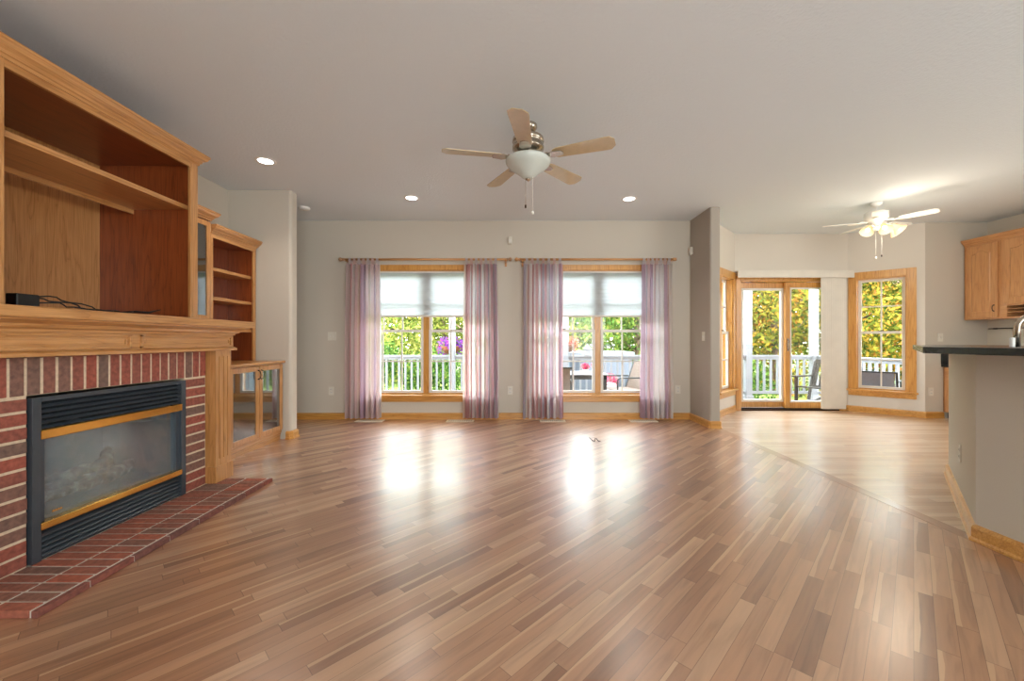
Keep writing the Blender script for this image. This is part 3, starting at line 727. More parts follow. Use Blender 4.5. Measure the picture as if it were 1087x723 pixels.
# ------------------------------------------------------------------ ceiling fans
def blade_bm(r0, r1, w0, w1, pitch, th=.006):
    b = NB(); n = 14; top = []; prof = []
    for k in range(n + 1):
        t_ = k / n; x = r0 + (r1 - r0) * t_; hw = (w0 + (w1 - w0) * t_) / 2
        e = (r1 - x) / .05
        if e < 1: hw *= math.sqrt(max(0.0, 1 - (1 - e) ** 2)) * .55 + .45
        e0 = (x - r0) / .03
        if e0 < 1: hw *= .7 + .3 * e0
        prof.append((x, hw))
    poly = [(x, -h) for x, h in prof] + [(x, h) for x, h in reversed(prof)]
    prism(b, poly, -th / 2, th / 2); b.transform(Matrix.Rotation(R(pitch), 4, 'X')); return b
def fan(name, label, loc, angs, r1, zb, body, blademat, w0, w1):
    t = thing(name, label, 'ceiling fan', loc)
    for a in angs:
        o = obj('blade', blade_bm(.20, r1, w0, w1, -11), blademat, t, local=True); o.location = (0, 0, zb); o.rotation_euler = (0, 0, R(a))
        ib = NB(); box(ib, .085, .16, -.012, .012, -.002, .010); prism(ib, [(.14, -.014), (.20, -.045), (.27, -.03), (.28, 0), (.27, .03), (.20, .045), (.14, .014)], -.011, -.005)
        i2 = obj('blade_arm', ib, body, o, local=True); 
    return t
Z1 = 2.74
f1 = fan('ceiling_fan', 'nickel ceiling fan with five wooden blades and a frosted bowl light', (.113, 3.08, Z1), (-98, -22, 46, 118, 190), .655, -.25, M_nickel, M_blade, .105, .145)
obj('canopy', lathe(NB(), [(0, 0), (.068, -.001), (.07, -.02), (.05, -.05), (.02, -.062), (.013, -.064), (.013, -.085)]), M_nickel, f1, local=True)
obj('motor_housing', lathe(NB(), [(.013, -.08), (.06, -.085), (.10, -.092), (.118, -.105), (.122, -.13), (.114, -.135), (.114, -.165), (.122, -.17), (.12, -.19), (.09, -.21), (.075, -.225), (.075, -.25), (.05, -.255), (0, -.256)]), M_nickel, f1, local=True)
obj('light_fitter', lathe(NB(), [(.05, -.252), (.07, -.256), (.07, -.272), (.04, -.276), (0, -.277)]), M_nickel, f1, local=True)
obj('glass_bowl', lathe(NB(), [(.165, -.268), (.173, -.276), (.172, -.290), (.158, -.312), (.130, -.336), (.096, -.360), (.066, -.384), (.046, -.402), (.025, -.411), (0, -.413)], n=40), M_bowl, f1, local=True)
obj('finial', lathe(NB(), [(0, -.411), (.02, -.412), (.02, -.42), (.006, -.43), (0, -.435)]), M_nickel, f1, local=True)
def chain(t, x, y, z0, z1, mat, wt, wcol):
    o = obj('pull_chain', tube(NB(), [(x, y, z0), (x, y, z1)], .0018, 5), mat, t, local=True)
    obj('chain_fob', lathe(NB(), [(0, z1), (wt, z1 - .004), (wt, z1 - .026), (0, z1 - .03)], (x, y, 0), 10), wcol, o, local=True)
chain(f1, -.02, -.03, -.42, -.62, M_nickel, .007, M_bronze); chain(f1, .035, -.02, -.40, -.665, M_wfan, .008, M_wfan)

f2 = fan('ceiling_fan', 'white ceiling fan with four lit amber bell shades in the dining bay', (4.35, 4.8, Z1), (-57, 15, 87, 159, 231), .53, -.235, M_wfan, M_wfan, .095, .125)
obj('canopy', lathe(NB(), [(0, 0), (.06, -.001), (.06, -.02), (.035, -.05), (.012, -.055), (.012, -.115)]), M_wfan, f2, local=True)
obj('motor_housing', lathe(NB(), [(.012, -.11), (.09, -.112), (.115, -.125), (.115, -.20), (.10, -.22), (.06, -.235), (.05, -.28), (.06, -.30), (.045, -.33), (0, -.335)]), M_wfan, f2, local=True)
for a in (205, 250, 300, 350):
    ca, sa = math.cos(R(a)), math.sin(R(a))
    arm = obj('shade_arm', tube(NB(), [(.04 * ca, .04 * sa, -.30), (.10 * ca, .10 * sa, -.285), (.15 * ca, .15 * sa, -.31)], .008, 8), M_wfan, f2, local=True)
    Mb = Matrix.Translation((.15 * ca, .15 * sa, -.305)) @ Matrix.Rotation(R(a), 4, 'Z') @ Matrix.Rotation(R(-42), 4, 'Y')
    sh = NB(); lathe(sh, [(.018, 0), (.026, -.012), (.032, -.035), (.045, -.07), (.062, -.095), (.068, -.105)], n=20); sh.transform(Mb)
    obj('bell_shade', sh, M_bell, arm, local=True)
    bu = NB(); lathe(bu, [(0, -.03), (.016, -.045), (.022, -.065), (.015, -.085), (0, -.09)], n=12); bu.transform(Mb)
    obj('bulb', bu, M_bulb, arm, local=True)
chain(f2, -.05, -.05, -.33, -.66, M_wfan, .01, M_wfan); chain(f2, .01, -.06, -.33, -.635, M_wfan, .007, M_bronze)
light('dining_fan_glow', 'POINT', (4.35, 4.55, 2.28), (0, 0, 0), 8, (1, .86, .68), shadow_soft_size=.22)

# recessed lights
for i, (x, y, lb) in enumerate(((-2.285, 3.69, 'round recessed ceiling light above the fireplace corner'), (-1.18, 4.64, 'round recessed ceiling light in front of the left window'), (1.35, 4.67, 'round recessed ceiling light in front of the right window'))):
    t = thing('recessed_light', lb, 'ceiling light', (x, y, H), group='recessed ceiling lights')
    obj('trim_ring', lathe(NB(), [(.062, -.001), (.065, -.006), (.088, -.004), (.09, -.0005)], n=32), M_wfan, t, local=True)
    obj('lens', lathe(NB(), [(0, -.003), (.063, -.003)], n=32), M_lens, t, local=True)
    light('recessed_lamp', 'SPOT', (x, y, H - .02), (0, 0, 0), 14, (1, .9, .78), spot_size=R(130), spot_blend=.8, shadow_soft_size=.06)
t = thing('smoke_detector', 'small white round smoke detector on the ceiling by the nub wall', 'smoke detector', (-2.55 + .10, 4.98, H))
t.location = (px2x(323, 4.98), 4.98, H)
obj('body', lathe(NB(), [(.065, 0), (.066, -.012), (.058, -.026), (.02, -.032), (0, -.032)], n=28), M_wfan, t, local=True)
obj('test_button', lathe(NB(), [(.012, -.032), (.011, -.036), (0, -.037)], n=12), M_plate, t, local=True)

# ------------------------------------------------------------------ wall plates, sensors, vents
def plate(name, label, cat, M, w_, h_, kind, grp=None, mat=None):
    """M frame: x along wall, y out of the room (wall face at y=0)"""
    loc = M @ Vector((0, 0, 0))
    t = thing(name, label, cat, loc, group=grp)
    obj('cover_plate', box(NB(), -w_ / 2, w_ / 2, -.006, 0, -h_ / 2, h_ / 2), mat or M_plate, t, M=M, bevel=.002)
    if kind == 'outlet':
        for s in (-1, 1):
            so = obj('socket', box(NB(), -.017, .017, -.009, -.006, s * .022 - .014, s * .022 + .014), M_white, t, M=M, bevel=.003)
            obj('slots', box(box(NB(), -.009, -.006, -.0095, -.009, s * .022 - .005, s * .022 + .006), .006, .009, -.0095, -.009, s * .022 - .005, s * .022 + .006), M_blackp, so, M=M)
    elif kind == 'switch':
        n = 2 if w_ > .1 else 1
        for k in range(n):
            x = (k - (n - 1) / 2) * .046
            obj('switch_toggle', box(NB(), x - .005, x + .005, -.016, -.006, -.012, .010), M_white, t, M=M, bevel=.002)
    return t
def bwp(px, py, d=YB): return frame((px - 545) / 425 * d, d, 0, 1.08 - (py - 362) * d / 425)
plate('light_switch', 'double light switch plate left of the left window', 'light switch', bwp(352.5, 357), .118, .118, 'switch')
plate('electrical_outlet', 'ivory wall outlet below the double switch left of the windows', 'outlet', bwp(351.8, 415), .072, .116, 'outlet', 'ivory wall outlets')
plate('electrical_outlet', 'ivory wall outlet low on the wall between the two windows', 'outlet', bwp(541.5, 414.5), .072, .116, 'outlet', 'ivory wall outlets')
plate('electrical_outlet', 'ivory wall outlet right of the right window near the wing wall', 'outlet', bwp(719.5, 413.5), .072, .116, 'outlet', 'ivory wall outlets')
Mw = lambda y, z: Matrix.Translation((2.44, y, z)) @ Matrix.Rotation(R(-90), 4, 'Z')
plate('light_switch', 'single light switch on the grey wing wall', 'light switch', Mw(2.44 * 425 / 202.7 + .02, 1.14), .072, .116, 'switch')
def motion(label, M):
    t = thing('motion_sensor', label, 'motion sensor', M @ Vector((0, 0, 0)), group='motion sensors')
    obj('housing', box(NB(), -.026, .026, -.035, 0, -.052, .052), M_plate, t, M=M, bevel=.01)
    obj('sensor_lens', box(NB(), -.018, .018, -.038, -.034, -.036, .006), M_white, t, M=M, bevel=.003)
motion('small white sensor box high on the wall between the windows', bwp(541.5, 255.5))
motion('small white sensor box high on the wing wall', Mw(5.46, 2.31))
M45 = Matrix.Translation((5.77, 5.61, 0))
plate('light_switch', 'rocker switch plate on the kitchen back wall above the bar', 'light switch', frame((998 - 545) / 425 * 5.61, 5.61, 0, 1.13), .072, .116, 'switch')
plate('electrical_outlet', 'ivory outlet low on the kitchen back wall beside the desk cabinet', 'outlet', frame((988 - 545) / 425 * 5.61, 5.61, 0, .37), .072, .116, 'outlet', 'ivory wall outlets')
# outlet on the angled face of the bar: face from (2.49,2.19) to (3.66,3.36), normal (-1, 1)
q = .45; Mb = Matrix.Translation((2.50 + q, 2.165 + q * 1.055, .34)) @ Matrix.Rotation(R(-133.5), 4, 'Z')
plate('electrical_outlet', 'outlet on the angled white face of the bar wall', 'outlet', Mb, .072, .116, 'outlet')

for i, (pa, pb, lb) in enumerate(((378, 407, 'floor register in front of the far left curtain'), (474, 503, 'floor register in front of the second curtain from the left'), (573, 600, 'floor register in front of the third curtain from the left'), (668, 697, 'floor register in front of the rightmost curtain'))):
    d = 5.40; xa, xb = px2x(pa, d), px2x(pb, d)
    t = thing('floor_register', 'tan ' + lb, 'floor vent', ((xa + xb) / 2, d, 0), group='floor registers')
    g = NB(); box(g, xa, xb, d - .065, d - .05, 0, .006); box(g, xa, xb, d + .05, d + .065, 0, .006); box(g, xa, xa + .015, d - .05, d + .05, 0, .006); box(g, xb - .015, xb, d - .05, d + .05, 0, .006)
    obj('rim', g, M_vent, t)
    g = NB(); nn = 12
    for k in range(nn): x = xa + .02 + (xb - xa - .04) * k / (nn - 1); box(g, x - .009, x + .009, d - .05, d + .05, .001, .005)
    box(g, xa + .015, xb - .015, d - .004, d + .004, .001, .0055)
    obj('grille', g, M_vent, t)
    obj('duct', box(NB(), xa + .015, xb - .015, d - .05, d + .05, .0002, .0008), M_bronze, t)
fd = 4.31; cx = px2x(632, fd)
tag(obj('cord_stub', tube(NB(), [(cx - .055, fd + .05, .03), (cx - .03, fd + .01, .006), (cx - .01, fd - .02, .006), (cx, fd + .01, .028), (cx + .015, fd + .0, .026), (cx + .03, fd - .02, .006), (cx + .05, fd - .015, .006)], .005, 8), M_bronze, base=(cx, fd, 0)), 'small curled dark wire sticking up from the wood floor before the right window', 'wire')

# ------------------------------------------------------------------ kitchen side
tag(obj('bar_countertop', prism(NB(), [(2.30, -1.2), (2.30, 2.25), (3.35, 3.36), (3.72, 3.01), (2.75, 1.99), (2.75, -1.2)], 1.011, 1.048), M_lam, base=(2.5, 1.5, 1.011), bevel=.004), 'black laminate bar top on the angled half wall', 'countertop')
sk = thing('sink_cabinet', 'black topped sink counter behind the bar half wall', 'cabinet', (3.0, 1.0, 0))
obj('carcass', box(NB(), 2.65, 3.25, -1.2, 1.95, .0, .88), KZ, sk)
obj('worktop', prism(NB(), [(2.65, -1.2), (2.65, 2.09), (3.0, 2.46), (3.28, 2.2), (3.28, -1.2)], .885, .92), M_lam, sk)
obj('corner_carcass', prism(NB(), [(2.66, 1.952), (2.66, 2.09), (3.0, 2.44), (3.25, 2.2), (3.25, 1.952)], .0, .88), KZ, sk)
fc = thing('kitchen_faucet', 'brushed nickel gooseneck kitchen faucet behind the bar top', 'faucet', (2.93, 2.36, .92))
FXx, FYy = 2.83, 2.25
fc.location = (FXx, FYy, .92)
obj('faucet_base', lathe(NB(), [(0, 0), (.03, 0), (.03, .01), (.022, .02), (.02, .10), (.018, .12), (0, .121)], (FXx, FYy, .92)), M_nickel, fc)
pts = [(FXx, FYy, 1.02), (FXx, FYy, 1.14)] + [(FXx + (.085 - .085 * math.cos(R(a))) * .8, FYy - (.085 - .085 * math.cos(R(a))) * .6, 1.14 + .092 * math.sin(R(a))) for a in range(20, 181, 16)]
pts.append((pts[-1][0], pts[-1][1], 1.10))
obj('spout', tube(NB(), pts, .0155, 14), M_nickel, fc)
obj('lever_handle', box(NB(), FXx - .036, FXx - .018, FYy - .01, FYy + .01, 1.04, 1.10), M_wfan, fc, bevel=.006)

# upper cabinets on the right wall
def cathedral_door(parent, x, ya, yb, za, zb, arch=True, kx=KZ, hy=None):
    d = NB(); box(d, x, x + .02, ya, yb, za, zb)
    o = obj('door', d, kx, parent, bevel=.003)
    s = .055; r_ = NB(); ia, ib, ja, jb = ya + s, yb - s, za + s, zb - s
    poly = [(ia, ja), (ib, ja)]
    n = 14
    for k in range(n + 1):
        t_ = k / n; y = ib + (ia - ib) * t_
        z = jb - .045 + (.045 * math.sin(math.pi * min(1, max(0, (t_ - .18) / .64))) ** 1.0 if arch and .18 < t_ < .82 else 0)
        poly.append((y, z if arch else jb))
    def ring(p, off, dx):
        c_ = Vector(((ia + ib) / 2, (ja + jb) / 2))
        return [r_.verts.new((x + dx, c_.x + (a - c_.x) * (1 - 2 * off / (ib - ia)), c_.y + (b - c_.y) * (1 - 2 * off / (jb - ja)))) for a, b in p]
    A = ring(poly, 0, -.001); B = ring(poly, .010, .006); C_ = ring(poly, .03, -.006)
    for P_, Q_ in ((A, B), (B, C_)):
        for i in range(len(P_)): r_.faces.new((P_[i], P_[(i + 1) % len(P_)], Q_[(i + 1) % len(P_)], Q_[i]))
    hub = r_.verts.new((x - .006, (ia + ib) / 2, (ja + jb) / 2))
    for i in range(len(C_)): r_.faces.new((C_[i], C_[(i + 1) % len(C_)], hub))
    obj('raised_panel', r_, kx, o)
    if hy is not None:
        obj('handle', tube(NB(), [(x - .0, hy, za + .075), (x - .022, hy, za + .085), (x - .028, hy, za + .115), (x - .022, hy, za + .145), (x, hy, za + .155)], [.008, .005, .005, .005, .008], 8), M_bronze, o)
    return o
UX = 6.31
uc = thing('wall_cabinet', 'oak upper kitchen cabinet with arched door at the far corner', 'cabinet', (UX, 5.25, 1.37))
UY1 = 5.60; UYm = 5.19
obj('carcass', box(NB(), UX + .0, 6.635, UYm, UY1, 1.37, 2.40), KZ, uc)
cathedral_door(uc, UX - .02, 5.205, 5.57, 1.395, 2.375, hy=5.24)
uc2 = thing('wall_cabinet', 'oak upper kitchen cabinet with slotted rack under its door', 'cabinet', (UX, 4.6, 1.37))
obj('carcass', box(NB(), UX, 6.635, 3.9, UYm - .002, 1.55, 2.40), KZ, uc2)
cathedral_door(uc2, UX - .02, 4.58, 5.145, 1.56, 2.375); cathedral_door(uc2, UX - .02, 3.95, 4.55, 1.56, 2.375)
r_ = NB(); box(r_, UX, 6.635, 3.9, UYm - .002, 1.37, 1.39); box(r_, UX, 6.635, UYm - .07, UYm - .002, 1.39, 1.55); box(r_, UX, 6.635, 3.9, 3.93, 1.39, 1.55); box(r_, 6.60, 6.635, 3.93, UYm - .07, 1.39, 1.55); box(r_, UX, 6.6, 3.93, UYm - .07, 1.53, 1.55)
box(r_, UX + .004, 6.60, 3.93, UYm - .07, 1.445, 1.452); box(r_, UX + .004, 6.6, 3.93, UYm - .07, 1.488, 1.495)
obj('slotted_rack', r_, KY, uc2)
obj('crown_moulding', sweep(NB(), [(-u, 2.39 + z) for u, z in CRB], [(UX, 3.9), (UX, UYm - .001)]), KY, uc2)
obj('crown_moulding', sweep(NB(), [(-u, 2.39 + z) for u, z in CRB], [(UX, UYm), (UX, 5.6)]), KY, uc)
tr_ = thing('towel_rail', 'thin brown rail on the kitchen wall under the upper cabinets', 'rail', (6.6, 5.2, 1.25))
obj('bar', tube(NB(), [(6.60, 4.3, 1.25), (6.60, 5.56, 1.25)], .007, 8), M_bronze, tr_)
for y in (4.35, 5.5): obj('mount', box(NB(), 6.60, 6.64, y - .01, y + .01, 1.24, 1.26), M_bronze, tr_)
kc = thing('desk_cabinet', 'low oak kitchen cabinet with black top beside the back wall outlet', 'cabinet', (6.0, 4.9, 0))
obj('carcass', box(NB(), 6.02, 6.635, 4.2, 5.605, .09, .715), KZ, kc)
obj('toe_kick', box(NB(), 6.08, 6.635, 4.2, 5.605, 0, .09), M_dkwood, kc)
for ya, yb in ((5.10, 5.57), (4.62, 5.08), (4.22, 4.60)):
    obj('drawer', box(NB(), 6.0, 6.02, ya, yb, .58, .70), KY, kc, bevel=.003)
    cathedral_door(kc, 6.0, ya, yb, .11, .56, arch=False)
obj('worktop', box(NB(), 5.985, 6.635, 4.2, 5.605, .717, .755), M_lam, kc, bevel=.004)
obj('backsplash', box(NB(), 5.985, 6.635, 5.587, 5.607, .755, .90), M_lam, kc, bevel=.003)
kb = thing('base_cabinet', 'oak base cabinets with pale counter along the kitchen wall', 'cabinet', (6.3, 3.0, 0))
obj('carcass', box(NB(), 6.03, 6.635, 1.0, 4.19, .09, .88), KZ, kb)
obj('worktop', box(NB(), 5.99, 6.635, 1.0, 4.195, .881, .92), M_lam, kb, bevel=.004)
obj('backsplash', box(NB(), 6.61, 6.635, 1.0, 4.195, .92, 1.035), M_lam, kb)

# ------------------------------------------------------------------ outdoors
DZ = -.15
dk = NB(); prism(dk, [(-6.5, 5.72), (6.35, 5.72), (6.35, 8.30), (-6.5, 8.30)], DZ - .2, DZ)
# cut the deck around the bay by using two pieces
dk.free(); dk = NB()
box(dk, -6.5, 2.5, 5.70, 8.30, DZ - .2, DZ); box(dk, 2.5, 6.35, 6.42, 8.30, DZ - .2, DZ); box(dk, 5.95, 6.35, 5.8, 6.42, DZ - .2, DZ)
struct('porch_deck', dk, M_deck)
struct('roof', box(box(NB(), -5.2, 6.9, 5.70, 6.45, 2.95, 3.1), 2.7, 6.2, 6.45, 7.1, 2.95, 3.1), M_rail)  # unseen eave slabs, added to keep the sun off the porch railing
struct('lawn', box(NB(), -60, 60, 5.72, 90, -.8, -.6), M_lawn)
for i, (x, y) in enumerate(((-5.9, 8.2), (-3.56, 8.2), (-1.25, 8.2), (1.06, 8.2), (2.95, 8.2), (4.80, 8.2), (6.15, 8.2))):
    w_ = .06
    names = ('far left', 'second from the left', 'beside the purple hanging basket', 'beside the coral hanging basket', 'behind the wing wall', 'at the left of the sliding door view', 'at the porch corner')
    t = thing('porch_post', 'white porch post ' + names[i], 'post', (x, y, DZ), group='porch posts')
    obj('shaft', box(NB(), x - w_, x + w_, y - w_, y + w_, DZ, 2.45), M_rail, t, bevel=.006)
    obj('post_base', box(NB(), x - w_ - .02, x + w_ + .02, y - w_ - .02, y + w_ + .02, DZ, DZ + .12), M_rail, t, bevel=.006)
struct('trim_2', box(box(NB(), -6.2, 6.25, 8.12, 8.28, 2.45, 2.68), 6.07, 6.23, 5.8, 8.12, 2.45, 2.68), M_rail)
def railing(a, b_, label):
    a, b_ = Vector(a), Vector(b_); L = (b_ - a).length; ang = math.atan2(b_.y - a.y, b_.x - a.x)
    t = thing('porch_railing', label, 'railing', (a.x, a.y, 0), ang, 'porch railings')
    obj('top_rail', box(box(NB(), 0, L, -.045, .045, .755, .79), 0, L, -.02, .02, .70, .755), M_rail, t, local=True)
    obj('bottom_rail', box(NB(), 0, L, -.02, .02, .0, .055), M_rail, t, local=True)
    n = max(2, round(L / .13)); first = None
    for k in range(1, n):
        if first is None:
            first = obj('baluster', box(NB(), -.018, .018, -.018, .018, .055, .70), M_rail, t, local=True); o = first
        else: o = first.copy(); COL.objects.link(o); o.parent = t
        o.location = (L * k / n, 0, 0)
px = [-5.9, -3.56, -1.25, 1.06, 2.95, 4.80, 6.15]
nm = ['white porch railing section at the far left', 'white porch railing section seen through the left pane of the left window', 'white porch railing section between the two hanging baskets', 'white porch railing section behind the patio table', 'white porch railing section behind the wing wall', 'white porch railing section seen through the sliding door']
for k in range(6): railing((px[k] + .062, 8.2), (px[k + 1] - .062, 8.2), nm[k])
railing((6.22, 8.13), (6.22, 5.85), 'white side porch railing seen through the angled bay window')

def leaves(cx, cy, lumps, n, size, rnd, flat=.0, seedr=1.0):
    vs, fs = [], []
    tot = sum(l[3] ** 2 for l in lumps)
    for (lx, ly, lz, lr, sz) in lumps:
        for _ in range(int(n * lr * lr / tot)):
            u, ph = rnd.uniform(-1, 1), rnd.uniform(0, 6.283); s = math.sqrt(1 - u * u); rr = lr * (rnd.uniform(.55, 1.05))
            p = Vector((lx + rr * s * math.cos(ph), ly + rr * s * math.sin(ph), lz + rr * u * sz))
            d1 = Vector((rnd.gauss(0, 1), rnd.gauss(0, 1), rnd.gauss(0, .7))).normalized(); d2 = d1.orthogonal().normalized()
            d2 = (Matrix.Rotation(rnd.uniform(0, 6.28), 3, d1) @ d2)
            h = size * rnd.uniform(.6, 1.3); i = len(vs)
            e = d1.cross(d2)
            vs += [p - d2 * h, p + e * h * .45, p + d2 * h, p - e * h * .45]; fs.append((i, i + 1, i + 2, i + 3))
    return vs, fs
def leafobj(name, vs, fs, mat, parent):
    me = bpy.data.meshes.new(name); me.from_pydata([tuple(v) for v in vs], [], fs); me.materials.append(mat)
    o = bpy.data.objects.new(name, me); COL.objects.link(o); o.parent = parent; return o
def tree(x, y, r, h, mat, label, seed, n=4200, leaf=.11, low=.2, name='tree', cat='tree', grp='trees beyond the porch', trunk=True):
    rnd = random.Random(seed); t = thing(name, label, cat, (x, y, -.6), group=grp)
    if trunk:
        tk_ = NB(); tube(tk_, [(0, 0, 0), (.05, .03, h * .3), (-.04, 0, h * .6), (0, .05, h * .9)], [.14, .11, .07, .03], 9)
        for k in range(6):
            a = rnd.uniform(0, 6.28); z0 = h * rnd.uniform(.15, .6); tube(tk_, [(0, 0, z0), (r * .4 * math.cos(a), r * .4 * math.sin(a), z0 + r * .25), (r * .8 * math.cos(a), r * .8 * math.sin(a), z0 + r * .5)], [.05, .035, .015], 6)
        obj('trunk', tk_, M_bark, t, local=True, smooth=True)
    lumps = []
    nl = 11
    for k in range(nl):
        f = (k + .5) / nl; z = low + (h - low) * f; rad = r * (.55 + .45 * math.sin(math.pi * (f * .8 + .12)))
        a = rnd.uniform(0, 6.28); rr = rad * .5
        lumps.append((rr * math.cos(a), rr * math.sin(a), z, rad * .62, .8))
    vs, fs = leaves(0, 0, lumps, n, leaf, rnd)
    leafobj('crown' if trunk else 'foliage', vs, fs, mat, t)
    return t
TR = [(-9.5, 17, 3.2, 6.5, 'G', 'green tree at the far left beyond the porch'), (-5.6, 15, 2.7, 5.5, 'Y', 'yellow green tree seen through the left pane of the left window'),
      (-3.2, 18, 2.8, 6.5, 'Y', 'pale green tree behind the purple hanging basket'), (-.6, 15.5, 2.6, 5.5, 'Y', 'yellow tree between the two windows'),
      (1.9, 16, 2.5, 6, 'Y', 'bright yellow tree behind the coral hanging basket'), (4.6, 15, 2.6, 5.6, 'G', 'green tree seen through the right pane of the right window'),
      (7.4, 17, 3, 6.6, 'Y', 'yellow tree behind the wing wall'), (8.2, 12.6, 2.0, 5.5, 'A', 'autumn tree seen through the left panel of the sliding door'),
      (11.3, 14.0, 2.5, 6.2, 'A', 'orange and green tree seen through the right panel of the sliding door'), (11.2, 10.5, 1.9, 5.2, 'A', 'autumn tree seen at the left of the angled bay window'),
      (13.6, 11.5, 2.1, 5.4, 'Y', 'yellow tree seen at the right of the angled bay window'), (16.5, 14.5, 3, 6.5, 'A', 'tree standing furthest right')]
for i, (x, y, r, h, k, lb) in enumerate(TR):
    tree(x, y, r, h, {'G': M_leafG, 'Y': M_leafY, 'A': M_leafA}[k], lb, 100 + i, n=11000, leaf=.085 if k != 'A' else .08)
# distant wood: one uncountable belt of foliage
rnd = random.Random(5); lumps = []
for k in range(44):
    x = -26 + k * 1.35; lumps.append((x, 23 + rnd.uniform(-1, 1.5), 1.0 + rnd.uniform(0, 2), 2.3, 1.0)); lumps.append((x, 24 + rnd.uniform(-1, 1.5), 4.2 + rnd.uniform(0, 1.5), 2.3, 1.0))
vs, fs = leaves(0, 0, lumps, 70000, .2, rnd); o = leafobj('distant_foliage', vs, fs, M_leafY, None); o['kind'] = 'stuff'; tag(o, 'belt of distant yellow green foliage beyond the lawn', 'foliage')
for i, (x, y, r, h, lb) in enumerate(((-5.3, 10.2, .95, 1.5, 'round green bush behind the railing at the left window edge'), (-3.6, 10.0, .95, 1.45, 'round green bush behind the railing in the left window'), (-2.0, 10.3, .9, 1.3, 'lower green bush behind the railing under the purple basket'), (3.9, 10.2, .75, 1.2, 'green bush behind the railing at the right window edge'), (6.0, 10.4, .8, 1.0, 'low green bush seen through the sliding door railing'))):
    tree(x, y, r, h, M_leafB, lb, 300 + i, n=2600, leaf=.055, low=.3, name='bush', cat='bush', grp='bushes behind the railing', trunk=False)

def basket(x, y, z, mat, label, seed, r=.2):
    t = thing('hanging_basket', label, 'hanging basket', (x, y, z), group='hanging flower baskets')
    obj('pot', lathe(NB(), [(0, -.16), (r * .45, -.155), (r * .8, -.08), (r, 0), (r * .95, .01), (0, .0)]), M_basket, t, local=True)
    vs, fs = leaves(0, 0, [(0, 0, .06, r * 1.35, .55), (r * .8, 0, -.02, r * .6, 1.2), (-r * .8, 0, -.04, r * .6, 1.3)], 700, .035, random.Random(seed))
    leafobj('flowers', vs, fs, mat, t)
    hk = NB()
    for a in (0, 120, 240): tube(hk, [(r * math.cos(R(a)), r * math.sin(R(a)), 0), (0, 0, .5)], .004, 5)
    tube(hk, [(0, 0, .5), (0, 0, 2.45 - z), (0, -(y - 8.2), 2.46 - z)], .005, 5)
    obj('hanger', hk, M_bronze, t, local=True)
basket(-1.33, 8.53, .96, M_purple, 'hanging basket of purple petunias outside the left window', 21, .22)
basket(1.16, 8.53, 1.0, M_coral, 'hanging basket of coral flowers outside the right window', 22, .16)

pt = thing('patio_table', 'black framed patio table with pale top outside the right window', 'table', (1.15, 7.0, DZ))
ZT = .53
obj('tabletop', box(NB(), .72, 1.57, 6.62, 7.32, ZT - .02, ZT), plain('pale_tabletop', srgb(150, 152, 156), .4, noise=.05), pt, bevel=.004)
obj('apron', box(box(box(box(NB(), .74, 1.55, 6.64, 6.67, ZT - .09, ZT - .02), .74, 1.55, 7.27, 7.30, ZT - .09, ZT - .02), .74, .77, 6.67, 7.27, ZT - .09, ZT - .02), 1.52, 1.55, 6.67, 7.27, ZT - .09, ZT - .02), M_blackp, pt)
for x in (.74, 1.50):
    for y in (6.64, 7.25): obj('leg', box(NB(), x, x + .05, y, y + .05, DZ, ZT - .02), M_blackp, pt)
def patio_chair(x, y, deg, label, sling, top=.9, w_=.5, slats=False):
    """faces local +x; back at local -x"""
    t = thing('patio_chair', label, 'chair', (x, y, DZ), R(deg), 'patio chairs')
    hw = w_ / 2
    st = NB(); box(st, -.22, .24, -hw + .03, hw - .03, .385, .40); obj('seat', st, sling, t, local=True, bevel=.004)
    b = NB(); Mx = Matrix.Translation((-.22, 0, .39)) @ Matrix.Rotation(R(-20), 4, 'Y')
    box(b, -.006, .006, -hw + .03, hw - .03, 0, top - .42, M=Mx); obj('backrest', b, sling, t, local=True)
    for s in (-1, 1):
        f_ = NB(); yy = s * hw
        tube(f_, [(.24, yy, .0), (.26, yy, .40), (-.24, yy, .38)], .014, 8); tube(f_, [(-.30, yy, 0), (-.22, yy, .38), (-.22 - .342 * (top - .40), yy, .39 + .94 * (top - .40))], .014, 8)
        obj('frame', f_, M_blackp, t, local=True)
        obj('armrest', tube(NB(), [(.24, yy, .40), (.24, yy, .58), (.18, yy, .61), (-.27, yy, .60)], .013, 8), M_blackp, t, local=True)
    obj('back_rail', tube(NB(), [(-.22 - .342 * (top - .41), -hw, .39 + .94 * (top - .41)), (-.22 - .342 * (top - .41), hw, .39 + .94 * (top - .41))], .013, 8), M_blackp, t, local=True)
    return t
patio_chair(.66, 6.30, 84, 'taupe sling patio chair left of the patio table', M_sling, .88)
patio_chair(1.90, 6.98, 196, 'taupe sling patio chair right of the patio table', M_sling, .92)
patio_chair(5.76, 6.38, 42, 'grey sling patio chair close outside the angled bay window', M_slingg, .80, .56)
def pot(x, y, z, mat, label, seed, r=.07, n=260, hgt=.12):
    t = thing('potted_flowers', label, 'potted flowers', (x, y, z))
    obj('pot', lathe(NB(), [(0, 0), (r * .7, 0), (r, hgt * .8), (r * 1.05, hgt), (0, hgt * .98)]), M_wfan, t, local=True)
    vs, fs = leaves(0, 0, [(0, 0, hgt + .05, r * 1.4, .8)], n, .022, random.Random(seed)); leafobj('blooms', vs, fs, mat, t)
pot(1.24, 6.9, ZT, M_pink, 'small pot of pink flowers on the patio table left of centre', 31, .05, 200, .06)
pot(1.46, 7.15, ZT, M_pink, 'small pot of pale pink flowers at the right end of the patio table', 32, .05, 200, .06)
pot(1.86, 7.75, DZ, M_pink, 'tall planter of magenta flowers on the deck behind the patio chair', 33, .12, 500, .42)
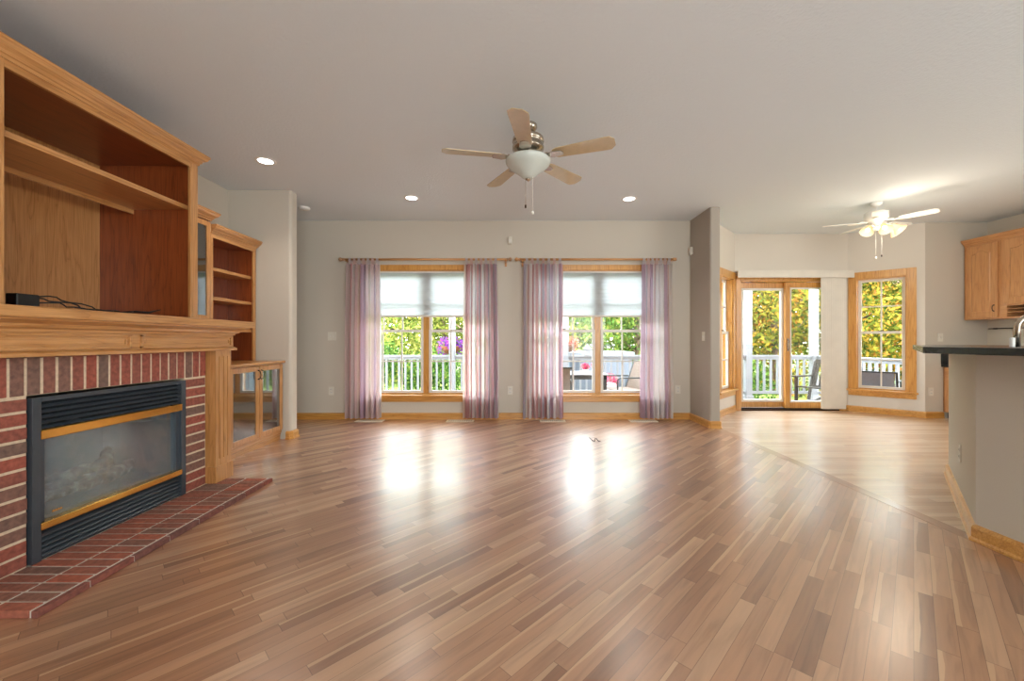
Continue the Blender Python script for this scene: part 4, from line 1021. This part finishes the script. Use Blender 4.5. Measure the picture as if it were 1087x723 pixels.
ln = thing('garden_lantern', 'small white lantern with blue grey roof on the porch rail', 'lantern', (1.515, 8.2, .79))
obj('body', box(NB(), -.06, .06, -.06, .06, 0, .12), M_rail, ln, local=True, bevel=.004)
obj('roof', lathe(NB(), [(.105, .12), (.10, .13), (.02, .21), (0, .235)], n=4, M=Matrix.Rotation(R(45), 4, 'Z')), M_cover, ln, local=True)
cv = thing('covered_spa', 'blue grey covered box standing beyond the railing behind the patio table', 'outdoor box', (1.9, 9.4, -.6))
obj('cabinet', box(NB(), 1.22, 2.62, 8.8, 10.0, -.6, .70), M_cover, cv, bevel=.03)
obj('cover', box(NB(), 1.18, 2.66, 8.76, 10.04, .70, .84), plain('grey_cover', srgb(112, 120, 130), .5, noise=.05), cv, bevel=.03)
obj('cover_handle', tube(NB(), [(2.0, 8.9, .84), (2.0, 8.88, .96), (2.1, 8.88, 1.0), (2.22, 8.88, .93), (2.26, 8.88, .84)], .012, 8), M_blackp, cv)

rc = thing('rocking_chair', 'dark wooden slatted rocking chair on the porch outside the sliding door', 'rocking chair', (5.62, 7.30, DZ), R(205))
Mk = Matrix.Translation((-.20, 0, .36)) @ Matrix.Rotation(R(-18), 4, 'Y')
for k in range(6):
    y = -.23 + k * .092; b = NB(); box(b, -.01, .01, y - .025, y + .025, .03, .47, M=Mk); obj('back_slat', b, M_dkwood, rc, local=True)
b = NB(); box(b, -.016, .016, -.29, .29, .46, .54, M=Mk); obj('top_rail', b, M_dkwood, rc, local=True, bevel=.006)
b = NB(); box(b, -.016, .016, -.27, .27, -.02, .03, M=Mk); obj('lower_rail', b, M_dkwood, rc, local=True)
for s in (-1, 1):
    b = NB(); box(b, -.02, .02, s * .285 - .02, s * .285 + .02, -.25, .50, M=Mk); obj('back_post', b, M_dkwood, rc, local=True)
    obj('front_leg', box(NB(), .24, .285, s * .285 - .02, s * .285 + .02, .055, .56), M_dkwood, rc, local=True)
    b = NB(); box(b, -.33, .34, s * .285 - .04, s * .285 + .04, .56, .585); obj('armrest', b, M_dkwood, rc, local=True, bevel=.005)
    b = NB(); tube(b, [(-.50, s * .285, .12), (-.3, s * .285, .055), (-.05, s * .285, .03), (.2, s * .285, .045), (.42, s * .285, .10)], .024, 8); obj('rocker', b, M_dkwood, rc, local=True)
for k in range(5): obj('seat_slat', box(NB(), -.20 + k * .1, -.12 + k * .1, -.27, .27, .345 + k * .008, .365 + k * .008), M_dkwood, rc, local=True)
